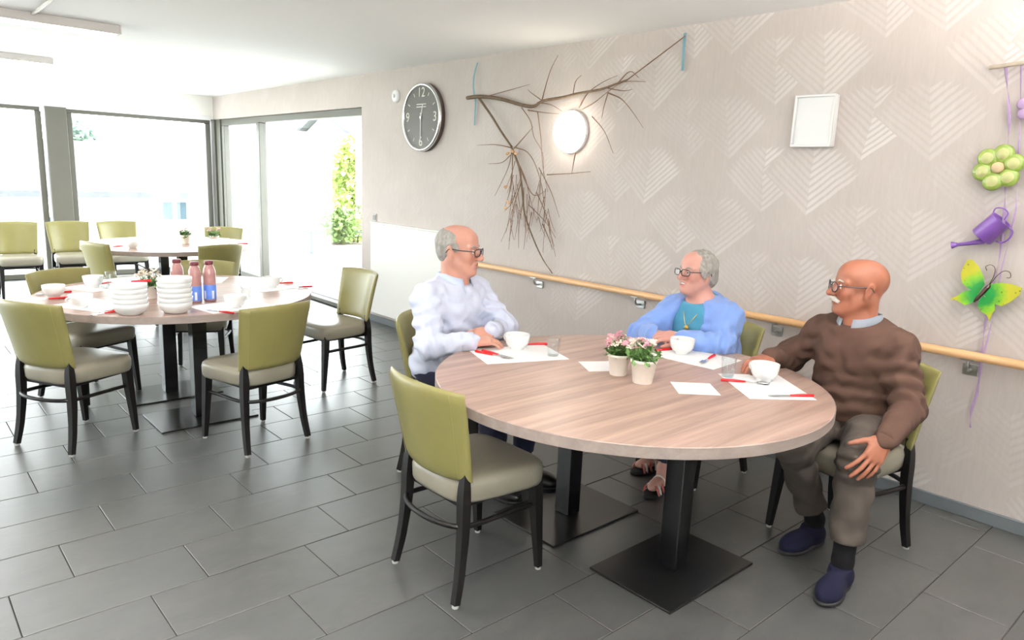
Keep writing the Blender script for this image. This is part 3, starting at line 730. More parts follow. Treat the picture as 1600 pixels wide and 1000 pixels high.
h1 = obj('minute_hand', prism([(-0.005, 0.04), (0.005, 0.04), (0.0035, -0.19), (-0.0035, -0.19)], 0.002, None, 0.056), M_num, ck)
h2 = obj('hour_hand', prism([(-0.007, -0.03), (0.007, -0.03), (0.005, 0.12), (-0.005, 0.12)], 0.002, None, 0.053), M_num, ck); h2.rotation_euler = (0, 0, D(-14))
obj('hub', lathe([(0, 0.052), (0.012, 0.052), (0.012, 0.060), (0, 0.060)], 16), M_rim, ck)
# small round sensor and grey switch
t = on_wall('wall_sensor', 'small white round sensor left of the clock', 'sensor', 6.11, 2.262)
o = obj('housing', lathe([(0, 0), (0.058, 0), (0.060, 0.006), (0.055, 0.022), (0.040, 0.032), (0, 0.034)], 32), M_whitep, t, True); obj('lens', lathe([(0, 0.034), (0.018, 0.034), (0.014, 0.042), (0, 0.045)], 20), M_whitep, t, True)
t = on_wall('wall_switch', 'small grey switch beside the sliding door', 'switch', 6.50, 1.085)
obj('plate', box(-0.038, 0.038, -0.04, 0.04, 0, 0.009, bev=0.003), mat('switch_grey', srgb(168, 165, 160), 0.4), t); obj('rocker', box(-0.024, 0.024, -0.026, 0.026, 0.009, 0.013, bev=0.002), mat('switch_dark', srgb(120, 116, 112), 0.4), t)
M_panel = mat('panel_white', srgb(224, 222, 216), 0.5)
# flat white panel
t = on_wall('wall_panel', 'flat white panel low on the wall left of the pale-shirted man', 'panel', 5.72, 0.10)
obj('panel_face', box(-0.80, 0.80, 0, 0.93, 0.012, 0.045, bev=0.006), M_panel, t); obj('panel_back', box(-0.76, 0.76, 0.04, 0.89, 0, 0.012), M_panel, t); obj('top_cap', box(-0.805, 0.805, 0.93, 0.945, 0, 0.05, bev=0.003), M_panel, t)
# glowing round wall lamp
k = NT('lamp_glow'); k.set(col=(1, 0.98, 0.95), rough=0.4, emis=(1.0, 0.90, 0.76), es=8.0); M_glow = k.m
t = on_wall('wall_lamp', 'glowing round white wall lamp behind the hanging branch', 'lamp', 3.755, 1.887)
o = obj('base_ring', lathe([(0, 0), (0.150, 0), (0.153, 0.006), (0.150, 0.028), (0, 0.028)], 48), M_whitep, t); autosmooth(o)
obj('lamp_shade', lathe([(0.143, 0.026), (0.145, 0.045), (0.135, 0.070), (0.110, 0.090), (0.070, 0.103), (0, 0.108)], 48), M_glow, t, True)
# white framed box on the wall
t = on_wall('wall_box', 'white rectangular wall box with a raised rim, right of the lamp', 'wall box', 1.932, 1.911)
a, b = 0.112, 0.136
obj('housing', box(-a, a, -b, b, 0, 0.040, bev=0.006), M_whitep, t)
bm = bmesh.new()
for c in ((-a, a, -b, -b+0.012), (-a, a, b-0.012, b), (-a, -a+0.012, -b+0.012, b-0.012), (a-0.012, a, -b+0.012, b-0.012)): bx(bm, *c, 0.038, 0.056, bev=0.002)
obj('rim', bm, M_whitep, t)
obj('front_panel', box(-a+0.014, a-0.014, -b+0.014, b-0.014, 0.040, 0.043), M_whitep, t)
# hand rail
RXc, RZ = 3.83, 0.811
t = thing('hand_rail', 'long beech handrail running along the papered wall', 'handrail', (RXc, 2.4, RZ))
obj('rail', tube([(0, -2.9, 0), (0, 2.50, 0)], 0.0215, 20), M_beech, t, True)
for q, y in enumerate((4.02, 3.02, 2.02, 1.02, 0.02)):
    b_ = obj('bracket', tube(spline([(0, y-2.4, -0.015), (0.0, y-2.4, -0.055), (0.02, y-2.4, -0.075), (0.062, y-2.4, -0.078)], 4), 0.0075, 8), M_alu, t, True)
    obj('wall_plate', box(0.058, 0.069, y-2.4-0.034, y-2.4+0.034, -0.105, -0.050, bev=0.003), M_alu, b_)
    obj('saddle', box(-0.014, 0.014, y-2.4-0.03, y-2.4+0.03, -0.026, -0.016, bev=0.002), M_alu, b_)
# hanging branch
M_br = mat('dry_branch', srgb(112, 92, 72), 0.8, var=0.25, vscale=30, bump=0.3, bscale=80)
M_tw = mat('twig', srgb(132, 104, 86), 0.8, var=0.2, vscale=30)
BX = 3.855
t = thing('hanging_branch', 'bare dry branch hung on the wall around the round lamp', 'branch', tuple(wallp(750, 155, BX)))
O = Vector(t.location)
def bp(pts, dx=0): return [wallp(x, y, BX)-O+Vector((-dx*(i % 3)*0.006, 0, 0)) for i, (x, y) in enumerate(pts)]
def twig(name, pts, r0, r1, m):
    pp = spline(bp(pts, 1), 4); n = len(pp)
    return obj(name, tube(pp, [r0+(r1-r0)*i/(n-1) for i in range(n)], 6), m, t, True)
twig('main_stem', [(730, 153), (752, 151), (785, 155), (815, 164), (835, 166), (850, 158), (880, 152), (905, 146), (940, 140), (965, 130), (981, 125)], 0.016, 0.006, M_br)
twig('side_stem', [(749, 154), (768, 180), (785, 206), (800, 230)], 0.011, 0.008, M_br)
twig('hanging_stem', [(800, 232), (812, 262), (818, 300), (820, 335), (835, 375), (850, 405), (863, 427)], 0.009, 0.004, M_br)
W_ = [[(846, 160), (852, 140), (862, 110), (872, 86)], [(815, 168), (830, 190), (836, 214), (848, 240), (850, 275)], [(840, 175), (846, 215), (850, 260), (856, 300)],
      [(825, 172), (850, 176), (875, 178)], [(840, 160), (862, 164), (880, 174)], [(895, 150), (900, 128), (910, 118)], [(905, 168), (920, 145), (945, 128), (965, 118)],
      [(908, 172), (930, 160), (950, 145), (975, 128), (1010, 128)], [(950, 145), (945, 165), (942, 185)], [(950, 145), (972, 155), (990, 175), (1005, 200)],
      [(925, 182), (945, 205), (960, 240)], [(950, 138), (975, 142), (990, 140)], [(899, 238), (897, 255), (895, 272)], [(855, 273), (875, 272), (895, 271), (923, 268)],
      [(800, 232), (795, 262), (775, 306)], [(801, 236), (801, 275), (800, 300)], [(800, 231), (775, 226), (748, 227)], [(800, 240), (785, 254), (765, 256)],
      [(803, 232), (822, 212), (835, 198)], [(803, 230), (825, 238), (840, 262), (848, 300), (852, 345), (850, 395)], [(808, 250), (822, 280), (830, 310), (838, 345)],
      [(815, 282), (805, 318), (800, 352), (795, 390)], [(818, 310), (812, 350), (812, 388)], [(826, 320), (845, 338), (858, 352), (868, 372)], [(800, 270), (797, 300), (790, 325)],
      [(806, 300), (800, 318), (790, 330)], [(838, 300), (852, 330), (862, 365), (866, 385)], [(848, 350), (858, 372), (866, 390)], [(820, 330), (822, 362), (820, 390)], [(842, 262), (862, 300), (876, 340)], [(812, 262), (830, 300), (842, 305), (852, 298)],
      [(756, 152), (800, 140), (830, 132)], [(848, 158), (832, 146), (826, 140)], [(965, 130), (985, 112), (1000, 122)]]
for q, p in enumerate(W_): twig('twig', p, 0.0042 if q % 3 else 0.0052, 0.0014, M_tw)
rngb = random.Random(11)
for q in range(34):
    x = rngb.uniform(795, 858); y = rngb.uniform(250, 345); l = rngb.uniform(25, 62); a = rngb.uniform(-0.35, 0.45)
    twig('twig', [(x, y), (x+a*l*0.4, y+l*0.5), (x+a*l, y+l)], 0.003, 0.0012, M_tw)
M_husk = mat('dry_husk', srgb(214, 168, 122), 0.7, var=0.2, vscale=30)
for (x, y) in ((800, 236), (806, 240), (793, 240), (790, 292), (794, 316), (790, 325)):
    p = wallp(x, y, BX-0.012)-O; bm = bmesh.new(); bmesh.ops.create_icosphere(bm, subdivisions=2, radius=1, matrix=Matrix.Translation(p) @ Matrix.Rotation(x, 4, 'X') @ Matrix.Diagonal((0.010, 0.012, 0.022, 1)))
    obj('dry_husk', bm, M_husk, t, True)
p0 = wallp(981, 124, BX); p1 = wallp(1071, 56, BX+0.02)
tag(obj('hanging_string', tube([p0, p1], 0.004, 6), M_tw), 'thin grey string tying the branch tip up to the right ribbon', 'string')
for (xa, ya, xb, yb, lb) in ((748, 98, 743, 196, 'blue ribbon holding the thick left end of the branch'), (1072, 52, 1068, 111, 'short blue ribbon near the ceiling at the end of the string')):
    a_, b_ = wallp(xa, ya, WX-0.012), wallp(xb, yb, WX-0.012); m_ = (a_+b_)/2
    d_ = Vector((0, 0.009, 0)); bm = bmesh.new()
    for s_ in (0,):
        n_ = 8; L_ = [(a_+(b_-a_)*(i/n_)+Vector((-0.010-0.035*math.sin(PI*min(1, i/n_*1.6))*(1 if xa < 800 else 0.1), 0, 0))) for i in range(n_+1)]
        rows = [[bm.verts.new(p-d_), bm.verts.new(p+d_), bm.verts.new(p+d_+Vector((-0.002, 0, 0))), bm.verts.new(p-d_+Vector((-0.002, 0, 0)))] for p in L_]
        for u_, v_ in zip(rows, rows[1:]):
            for q in range(4): bm.faces.new((u_[q], u_[(q+1) % 4], v_[(q+1) % 4], v_[q]))
        bm.faces.new(rows[0]); bm.faces.new(rows[-1][::-1])
    tag(obj('blue_ribbon', bm, M_blue), lb, 'ribbon')

# mobile at the right edge: stick, lilac ribbons, flower, watering can, butterfly
HX = WX-0.045
M_stick = mat('pale_stick', srgb(186, 172, 154), 0.7, var=0.15, vscale=30)
M_lilac = mat('lilac_ribbon', srgb(176, 148, 186), 0.6, var=0.1, vscale=40)
M_purp = mat('purple_enamel', srgb(118, 78, 156), 0.3, var=0.08, vscale=20)
tag(obj('hanging_stick', tube(spline([wallp(1546, 106, HX), wallp(1572, 102, HX), wallp(1605, 97, HX), wallp(1690, 82, HX)], 4), 0.009, 8), M_stick, None, True), 'pale wooden stick at the right edge from which the ornaments hang', 'stick')
def ribbon(pts, lb, wd=0.006):
    P_ = spline([wallp(x, y, HX+0.012+0.004*math.sin(i*1.7)) for i, (x, y) in enumerate(pts)], 5); bm = bmesh.new(); rows = []
    for i, p in enumerate(P_):
        a = i*0.35; d = Vector((0.55*math.sin(a), math.cos(a), 0))*wd; n_ = Vector((-math.cos(a), 0.55*math.sin(a), 0))*0.0008
        rows.append([bm.verts.new(p-d-n_), bm.verts.new(p+d-n_), bm.verts.new(p+d+n_), bm.verts.new(p-d+n_)])
    for u_, v_ in zip(rows, rows[1:]):
        for q in range(4): bm.faces.new((u_[q], u_[(q+1) % 4], v_[(q+1) % 4], v_[q]))
    bm.faces.new(rows[0]); bm.faces.new(rows[-1][::-1])
    return tag(obj('lilac_ribbon', bm, M_lilac, None, True), lb, 'ribbon')
ribbon([(1571, 100), (1575, 150), (1577, 190), (1574, 235), (1571, 290), (1569, 335), (1562, 400), (1546, 470), (1536, 530), (1532, 570), (1528, 610), (1518, 640), (1516, 668)], 'long lilac ribbon hanging through the green flower and butterfly', 0.007)
ribbon([(1596, 98), (1594, 180), (1591, 250), (1588, 320), (1580, 360), (1565, 420), (1552, 490), (1543, 530), (1532, 580), (1524, 620)], 'thinner lilac ribbon hanging nearer the right edge', 0.004)
# flower
k = NT('lime_glass'); lwv = k.n('ShaderNodeLayerWeight'); lwv.inputs[0].default_value = 0.3
k.set(col=srgb(138, 160, 72), rough=0.25, coat=0.4); M_lime = k.m
M_limec = mat('lime_centre', srgb(188, 190, 128), 0.3, var=0.08, vscale=50)
M_pinkc = mat('flower_heart', srgb(216, 190, 150), 0.4)
pf = wallp(1560, 262, HX-0.01)
t = thing('flower_ornament', 'lime green six-petalled flower ornament hanging on the ribbon', 'ornament'); t.location = pf; t.rotation_euler = WROT.to_euler()
for q in range(6):
    a = D(60*q+18); x, y = 0.062*math.cos(a), 0.062*math.sin(a)
    pt = obj('petal', lathe([(0, -0.012), (0.028, -0.010), (0.041, -0.002), (0.043, 0.004), (0.038, 0.012), (0.026, 0.017), (0, 0.017)], 24), M_lime, t, True, loc=(x, y, 0)); pt.scale = (1, 1, 1)
    obj('petal_centre', lathe([(0.025, 0.0172), (0.020, 0.021), (0, 0.023)], 20), M_limec, pt, True)
obj('flower_centre', lathe([(0.026, 0.006), (0.024, 0.020), (0.014, 0.026), (0, 0.028)], 20), M_pinkc, t, True)
pf = wallp(1612, 168, HX-0.01)
t = thing('flower_ornament', 'lilac flower ornament cut off by the right edge', 'ornament'); t.location = pf; t.rotation_euler = WROT.to_euler()
for q in range(5):
    a = D(72*q+10); obj('petal', lathe([(0, -0.006), (0.020, -0.005), (0.026, 0.002), (0.018, 0.010), (0, 0.011)], 20), M_lilac, t, True, loc=(0.036*math.cos(a), 0.036*math.sin(a), 0))
obj('flower_centre', lathe([(0.018, 0.004), (0.014, 0.016), (0, 0.019)], 16), M_purp, t, True)
# watering can
pc = wallp(1549, 357, HX-0.015)
t = thing('watering_can', 'small purple watering can ornament pouring to the left', 'ornament'); t.location = pc; t.rotation_euler = WROT.to_euler()
RT = Matrix.Rotation(D(-24), 4, 'Z')
def L2(x, y, z=0): return RT @ Vector((x, y, z))
bm = lathe([(0, -0.055), (0.048, -0.055), (0.051, -0.051), (0.047, 0.050), (0.049, 0.055), (0.044, 0.055), (0.042, 0.045), (0, 0.040)], 32, mtx=RT @ Matrix.Rotation(D(-14), 4, 'Z') @ Matrix.Rotation(-PI/2, 4, 'X'))
o = obj('can_body', bm, M_purp, t); autosmooth(o, 50)
obj('spout', tube([(-0.020, -0.060, 0), (-0.07, -0.073, 0), (-0.135, -0.088, 0)], [0.014, 0.010, 0.008], 12), M_purp, t, True)
o = obj('spout_rose', tube([(-0.128, -0.086, 0), (-0.150, -0.091, 0)], [0.009, 0.017], 16), M_purp, t); autosmooth(o)
obj('handle', tube(spline([L2(-0.03, 0.055), L2(-0.034, 0.085), L2(-0.008, 0.098), L2(0.020, 0.088), L2(0.024, 0.055)], 4), 0.0032, 8), M_purp, t, True)
obj('back_handle', tube(spline([L2(0.045, 0.035), L2(0.078, 0.030), L2(0.085, -0.005), L2(0.070, -0.035), L2(0.046, -0.040)], 4), 0.0040, 8), M_purp, t, True)
# butterfly
k = NT('butterfly_wing'); tc = k.n('ShaderNodeTexCoord'); ln = k.n('ShaderNodeVectorMath', operation='LENGTH'); k.t.links.new(tc.outputs['Object'], ln.inputs[0])
nz = k.noise(k.coord('Object'), 45, 3)
vo = k.n('ShaderNodeTexVoronoi'); k.put(vo.inputs['Vector'], k.coord('Object')); vo.inputs['Scale'].default_value = 42
wc = k.ramp(E(k, ln.outputs['Value'])*6.0+(nz-0.5)*0.25, [(0.30, srgb(16, 128, 52)), (0.50, srgb(120, 176, 40)), (0.66, srgb(186, 182, 44)), (1.0, srgb(178, 172, 40))])
k.set(col=k.mix(E(k, vo.outputs['Distance']) < 0.16, wc, srgb(96, 110, 20)), rough=0.35); M_wing = k.m
M_bod = mat('butterfly_body', srgb(58, 38, 30), 0.4, var=0.2, vscale=80)
cb = (1534, 459); pb = wallp(*cb, HX-0.01)
t = thing('butterfly_ornament', 'yellow and green butterfly ornament above the handrail', 'ornament'); t.location = pb; t.rotation_euler = WROT.to_euler()
def bl(x, y):
    p = wallp(1460+x/3.335, 380+y/3.335, HX-0.01); return (-(p.y-pb.y), p.z-pb.z)
wings = [[(262, 215), (255, 170), (232, 120), (200, 84), (178, 84), (155, 120), (142, 160), (148, 205), (170, 228), (205, 250), (232, 262)],
         [(232, 255), (205, 245), (165, 245), (130, 268), (86, 290), (120, 296), (160, 322), (195, 312), (215, 300)],
         [(270, 228), (300, 212), (350, 205), (410, 212), (466, 232), (452, 268), (405, 305), (355, 328), (318, 315), (275, 290), (258, 262)],
         [(255, 275), (285, 290), (318, 312), (322, 345), (302, 372), (290, 404), (276, 374), (246, 358), (228, 330), (232, 300)]]
for q, wpts in enumerate(wings):
    o = obj('wing', prism([bl(x, y) for x, y in wpts], 0.003, None, 0), M_wing, t); o.rotation_euler = (0, (0.18 if q < 2 else -0.12), 0)
a_, b_ = Vector((*bl(208, 306), 0.006)), Vector((*bl(290, 218), 0.006))
obj('body', tube([a_, a_.lerp(b_, 0.2), a_.lerp(b_, 0.55), a_.lerp(b_, 0.8), b_], [0.004, 0.008, 0.009, 0.010, 0.007], 12), M_bod, t, True)
for pts in ([(288, 215), (312, 170), (318, 130), (296, 112), (270, 122), (276, 142)], [(292, 215), (330, 168), (365, 145), (395, 152), (398, 178), (378, 180)]):
    obj('antenna', tube(spline([Vector((*bl(x, y), 0.006)) for x, y in pts], 4), 0.0018, 6), M_bod, t, True)
# ------------------------------------------------------------------ people: blended solid shapes turned into one continuous surface
class Field:
    """signed distance on a grid; each shape is blended in only around itself"""
    def __init__(s, lo, hi, h):
        s.h = h; s.lo = np.array(lo, float); s.n = np.ceil((np.array(hi)-s.lo)/h).astype(int)+1
        s.F = np.full(s.n, 0.2, np.float32)
    def block(s, lo, hi):
        a = np.maximum(np.floor((np.array(lo)-s.lo)/s.h).astype(int), 0); b = np.minimum(np.ceil((np.array(hi)-s.lo)/s.h).astype(int)+1, s.n)
        if np.any(b <= a): return None, None
        ax = [(s.lo[i]+s.h*np.arange(a[i], b[i])).astype(np.float32) for i in range(3)]
        return tuple(slice(a[i], b[i]) for i in range(3)), (ax[0][:, None, None], ax[1][None, :, None], ax[2][None, None, :])
    def blend(s, sl, d, k, op):
        A = s.F[sl]
        if op == 'add':
            if k > 0:
                h = np.maximum(k-np.abs(A-d), 0)/k; s.F[sl] = np.minimum(A, d)-h*h*k*0.25
            else: s.F[sl] = np.minimum(A, d)
        else:
            d = -d; h = np.maximum(k-np.abs(A-d), 0)/max(k, 1e-6); s.F[sl] = np.maximum(A, d)+h*h*k*0.25
    def cone(s, a, b, ra, rb, k=0.02, flat=None, op='add'):
        """tapered capsule; flat=(axis vector, factor) widens (factor>1) the section along an axis"""
        a = np.array(a, float); b = np.array(b, float); m = max(ra, rb)*(max(flat[1], 1) if flat else 1)+k+0.012
        sl, P = s.block(np.minimum(a, b)-m, np.maximum(a, b)+m)
        if sl is None: return
        u = b-a; L2_ = max(u@u, 1e-9)
        q = [P[i]-a[i] for i in range(3)]
        t = np.clip((q[0]*u[0]+q[1]*u[1]+q[2]*u[2])/L2_, 0, 1)
        e = [q[i]-t*u[i] for i in range(3)]
        r = ra+(rb-ra)*t
        if flat:
            v = np.array(flat[0], float); v /= np.linalg.norm(v); w_ = e[0]*v[0]+e[1]*v[1]+e[2]*v[2]
            c = 1/flat[1]-1
            e = [e[i]+v[i]*w_*c for i in range(3)]
        d = np.sqrt(e[0]**2+e[1]**2+e[2]**2)-r
        s.blend(sl, d, k, op)
    def ell(s, c, R3, rad, k=0.02, op='add'):
        """ellipsoid with axes = columns of R3"""
        c = np.array(c, float); R3 = np.array(R3, float); rad = np.array(rad, float)
        m = np.abs(R3)@rad+k+0.012
        sl, P = s.block(c-m, c+m)
        if sl is None: return
        q = [P[i]-c[i] for i in range(3)]
        l = [q[0]*R3[0, j]+q[1]*R3[1, j]+q[2]*R3[2, j] for j in range(3)]
        k0 = np.sqrt(sum((l[j]/rad[j])**2 for j in range(3))); k1 = np.sqrt(sum((l[j]/rad[j]**2)**2 for j in range(3)))
        d = k0*(k0-1)/np.maximum(k1, 1e-6)
        s.blend(sl, d, k, op)
    def cut(s, p, n):
        """remove everything on the side the normal points to"""
        n = np.array(n, float); n /= np.linalg.norm(n); p = np.array(p, float)
        sl, P = s.block(s.lo, s.lo+s.h*s.n)
        d = (P[0]-p[0])*n[0]+(P[1]-p[1])*n[1]+(P[2]-p[2])*n[2]
        s.F[sl] = np.maximum(s.F[sl], d)
    def mesh(s, name):
        F = s.F; F[0] = F[-1] = 0.2; F[:, 0] = F[:, -1] = 0.2; F[:, :, 0] = F[:, :, -1] = 0.2
        I = F < 0; n = F.shape
        cnt = np.zeros(tuple(x-1 for x in n), np.int8)
        for dx in (0, 1):
            for dy in (0, 1):
                for dz in (0, 1): cnt += I[dx:n[0]-1+dx, dy:n[1]-1+dy, dz:n[2]-1+dz]
        act = np.argwhere((cnt > 0) & (cnt < 8))
        idx = np.full(cnt.shape, -1, np.int32); idx[tuple(act.T)] = np.arange(len(act))
        acc = np.zeros((len(act), 3)); num = np.zeros(len(act))
        corners = [(x, y, z) for x in (0, 1) for y in (0, 1) for z in (0, 1)]
        val = {c: F[act[:, 0]+c[0], act[:, 1]+c[1], act[:, 2]+c[2]].astype(float) for c in corners}
        for c in corners:
            for ax in range(3):
                if c[ax]: continue
                c2 = list(c); c2[ax] = 1; c2 = tuple(c2)
                a, b = val[c], val[c2]; cr = (a < 0) != (b < 0)
                t = np.where(cr, a/np.where(cr, a-b, 1), 0)
                p = np.tile(np.array(c, float), (len(act), 1)); p[:, ax] = t
                acc += np.where(cr[:, None], p, 0); num += cr
        V = (act+acc/num[:, None])*s.h+s.lo
        faces = []
        for ax in range(3):
            o1, o2 = [(1, 2), (2, 0), (0, 1)][ax]
            sl0 = [slice(1, -1)]*3; sl1 = [slice(1, -1)]*3; sl0[ax] = slice(0, -1); sl1[ax] = slice(1, None)
            A = I[tuple(sl0)]; B = I[tuple(sl1)]
            base = np.array([1, 1, 1]); base[ax] = 0
            for flip, mask in ((False, A & ~B), (True, ~A & B)):
                e = np.argwhere(mask)+base
                if not len(e): continue
                d1 = np.zeros(3, int); d1[o1] = 1; d2 = np.zeros(3, int); d2[o2] = 1
                q = [idx[tuple((e-d1-d2).T)], idx[tuple((e-d2).T)], idx[tuple(e.T)], idx[tuple((e-d1).T)]]
                if flip: q = q[::-1]
                faces.append(np.stack(q, 1))
        Q = np.concatenate(faces)
        # light smoothing
        nb = np.zeros_like(V); dg = np.zeros(len(V))
        for a, b in ((0, 1), (1, 2), (2, 3), (3, 0)):
            np.add.at(nb, Q[:, a], V[Q[:, b]]); np.add.at(dg, Q[:, a], 1)
        V = V*0.5+0.5*nb/np.maximum(dg, 1)[:, None]
        me = bpy.data.meshes.new(name)
        me.vertices.add(len(V)); me.vertices.foreach_set('co', V.astype(np.float32).ravel())
        me.loops.add(len(Q)*4); me.loops.foreach_set('vertex_index', Q.astype(np.int32).ravel())
        me.polygons.add(len(Q)); me.polygons.foreach_set('loop_start', np.arange(0, len(Q)*4, 4, dtype=np.int32)); me.polygons.foreach_set('loop_total', np.full(len(Q), 4, np.int32))
        me.update(); me.validate(); me.polygons.foreach_set('use_smooth', np.ones(len(Q), bool))
        return me, V

def frame(fwd, upv=(0, 0, 1)):
    f_ = Vector(fwd).normalized(); u_ = Vector(upv); l_ = u_.cross(f_).normalized(); u_ = f_.cross(l_)
    return f_, l_, u_          # forward, left, up
def rotm(yaw, pitch=0, roll=0):
    """columns forward, left, up; pitch > 0 looks up"""
    f_ = Vector((math.cos(yaw)*math.cos(pitch), math.sin(yaw)*math.cos(pitch), math.sin(pitch)))
    l_ = Vector((-math.sin(yaw), math.cos(yaw), 0)); u_ = f_.cross(l_)
    if roll: l_, u_ = l_*math.cos(roll)+u_*math.sin(roll), u_*math.cos(roll)-l_*math.sin(roll)
    return np.array([list(f_), list(l_), list(u_)]).T

def head_shapes(F, c, R3, s, sex, neck_base):
    W = lambda p: np.array(c)+R3@(np.array(p)*s)
    I3 = np.eye(3); E_ = lambda p, r, k=0.02, R2=None, op='add': F.ell(W(p), R3 if R2 is None else R3@R2, np.array(r)*s, k*s, op)
    Cn = lambda a, b, ra, rb, k=0.015, op='add': F.cone(W(a), W(b), ra*s, rb*s, k*s, None, op)
    fem = sex == 'f'
    E_((-0.014, 0, 0.036), (0.100, 0.077, 0.086))                       # skull
    E_((0.034, 0, 0.050), (0.058, 0.064, 0.058), 0.03)                  # forehead
    E_((0.034, 0, -0.030), (0.060, 0.060, 0.080), 0.03)                 # face
    for sg in (-1, 1):
        Cn((-0.012, sg*0.054, -0.040), (0.058, sg*0.022, -0.097), 0.022, 0.020, 0.03)   # jaw
        E_((0.064, sg*0.040, -0.022), (0.024, 0.022, 0.026), 0.02)      # cheek
        if sex == 'smile': E_((0.072, sg*0.042, -0.030), (0.02, 0.018, 0.016), 0.012)
        Cn((0.082, sg*0.014, 0.026), (0.070, sg*0.050, 0.024), 0.011, 0.010, 0.015)     # brow
    E_((0.080, 0, -0.100), (0.018, 0.024, 0.017), 0.02)                 # chin
    E_((0.076, 0, -0.062), (0.022, 0.034, 0.026), 0.02)                 # mouth mound
    for sg in (-1, 1):
        E_((0.098, sg*0.033, 0.003), (0.019, 0.020, 0.013), 0.012, None, 'sub')   # eye socket
        E_((0.074, sg*0.032, 0.004), (0.0165, 0.018, 0.0145), 0.004)              # eyelid / eyeball bulge
    Cn((0.089, 0, 0.016), (0.116, 0, -0.024), 0.009, 0.0130, 0.012)     # nose
    E_((0.120, 0, -0.028), (0.013, 0.014, 0.012), 0.008)
    for sg in (-1, 1): E_((0.104, sg*0.013, -0.033), (0.010, 0.008, 0.008), 0.006)
    for sg in (-1, 1): Cn((0.099, sg*0.018, -0.040), (0.083, sg*0.040, -0.066), 0.0035, 0.0030, 0.006, 'sub')   # fold from nose to mouth
    E_((0.0965, 0, -0.0555), (0.007, 0.024, 0.0052), 0.005)             # lips
    E_((0.0955, 0, -0.0680), (0.0075, 0.020, 0.0060), 0.005)
    if sex == 'smile':
        E_((0.101, 0, -0.0610), (0.016, 0.020, 0.0062), 0.003, None, 'sub')
        for sg in (-1, 1): Cn((0.098, sg*0.018, -0.060), (0.086, sg*0.031, -0.052), 0.0030, 0.0025, 0.003, 'sub')
    else: Cn((0.103, -0.024, -0.0615), (0.103, 0.024, -0.0615), 0.0032, 0.0032, 0.003, 'sub')
    for sg in (-1, 1):                                                  # ears
        R2 = np.array(Matrix.Rotation(-0.25, 3, 'Y') @ Matrix.Rotation(sg*0.35, 3, 'Z'))
        E_((-0.014, sg*0.079, -0.004), (0.020, 0.0075, 0.034), 0.006, R2)
        E_((-0.004, sg*0.076, -0.032), (0.010, 0.007, 0.012), 0.006)
        E_((-0.010, sg*0.090, 0.000), (0.010, 0.007, 0.018), 0.005, R2, 'sub')
    nb_ = np.array(neck_base)
    F.cone(W((-0.028, 0, -0.055)), nb_, 0.056*s, 0.062*s, 0.03)
    F.cone(W((0.025, 0, -0.085)), nb_+R3[:, 0]*0.015, 0.035*s, 0.05*s, 0.04)
    return W

def hand_shapes(F, wrist, u, n, side, bends, s=1.0, thumb=(0.55, 0.25), spread=0.10):
    """u: towards the fingers, n: back of the hand, side: towards the thumb; bends: curl per finger (three angles)"""
    wrist = np.array(wrist, float); u = np.array(Vector(u).normalized()); n = np.array(n, float); n = n-u*(n@u); n /= np.linalg.norm(n)
    sd = np.cross(u, n); sd = sd if sd@np.array(side, float) > 0 else -sd
    P = lambda a, b, c: wrist+(u*a+sd*b+n*c)*s
    R3 = np.array([u, sd, n]).T
    F.ell(P(0.050, 0.0, -0.004), R3, np.array((0.052, 0.040, 0.016))*s, 0.012)
    F.cone(P(-0.02, 0, 0), P(0.02, 0, -0.002), 0.024*s, 0.024*s, 0.02, (sd, 1.25))
    tips = []
    for i, (off, ln, r) in enumerate(((0.030, (0.042, 0.026, 0.021), 0.0092), (0.0095, (0.046, 0.029, 0.022), 0.0095), (-0.0115, (0.043, 0.027, 0.021), 0.0090), (-0.031, (0.034, 0.021, 0.019), 0.0080))):
        k0 = P((0.088, 0.093, 0.088, 0.078)[i], off, -0.001)
        F.cone(P(0.02, off*0.5, -0.002), k0, 0.012*s, 0.0105*s, 0.012)
        ang = 0; p = k0; dirs = u*math.cos(spread*(1.5-i))+sd*math.sin(spread*(1.5-i))
        for j in range(3):
            ang += bends[i][j]; d = dirs*math.cos(ang)-n*math.sin(ang); q = p+d*ln[j]*s
            F.cone(p, q, (r-0.0006*j)*s, (r-0.0006*(j+1))*s, 0.003); p = q
        tips.append(p)
    b = P(0.022, 0.026, -0.006); ta, tb = thumb
    d1 = u*math.cos(ta)+sd*math.sin(ta)-n*0.25; d1 /= np.linalg.norm(d1)
    m = b+d1*0.040*s; F.cone(P(0.012, 0.012, -0.006), b, 0.016*s, 0.015*s, 0.012); F.cone(b, m, 0.0145*s, 0.0115*s, 0.01)
    d2 = u*math.cos(ta-tb)+sd*math.sin(ta-tb)-n*0.25; d2 /= np.linalg.norm(d2)
    q = m+d2*0.032*s; F.cone(m, q, 0.0112*s, 0.0100*s, 0.004); e = q+d2*0.024*s; F.cone(q, e, 0.0098*s, 0.0078*s, 0.003)
    return tips

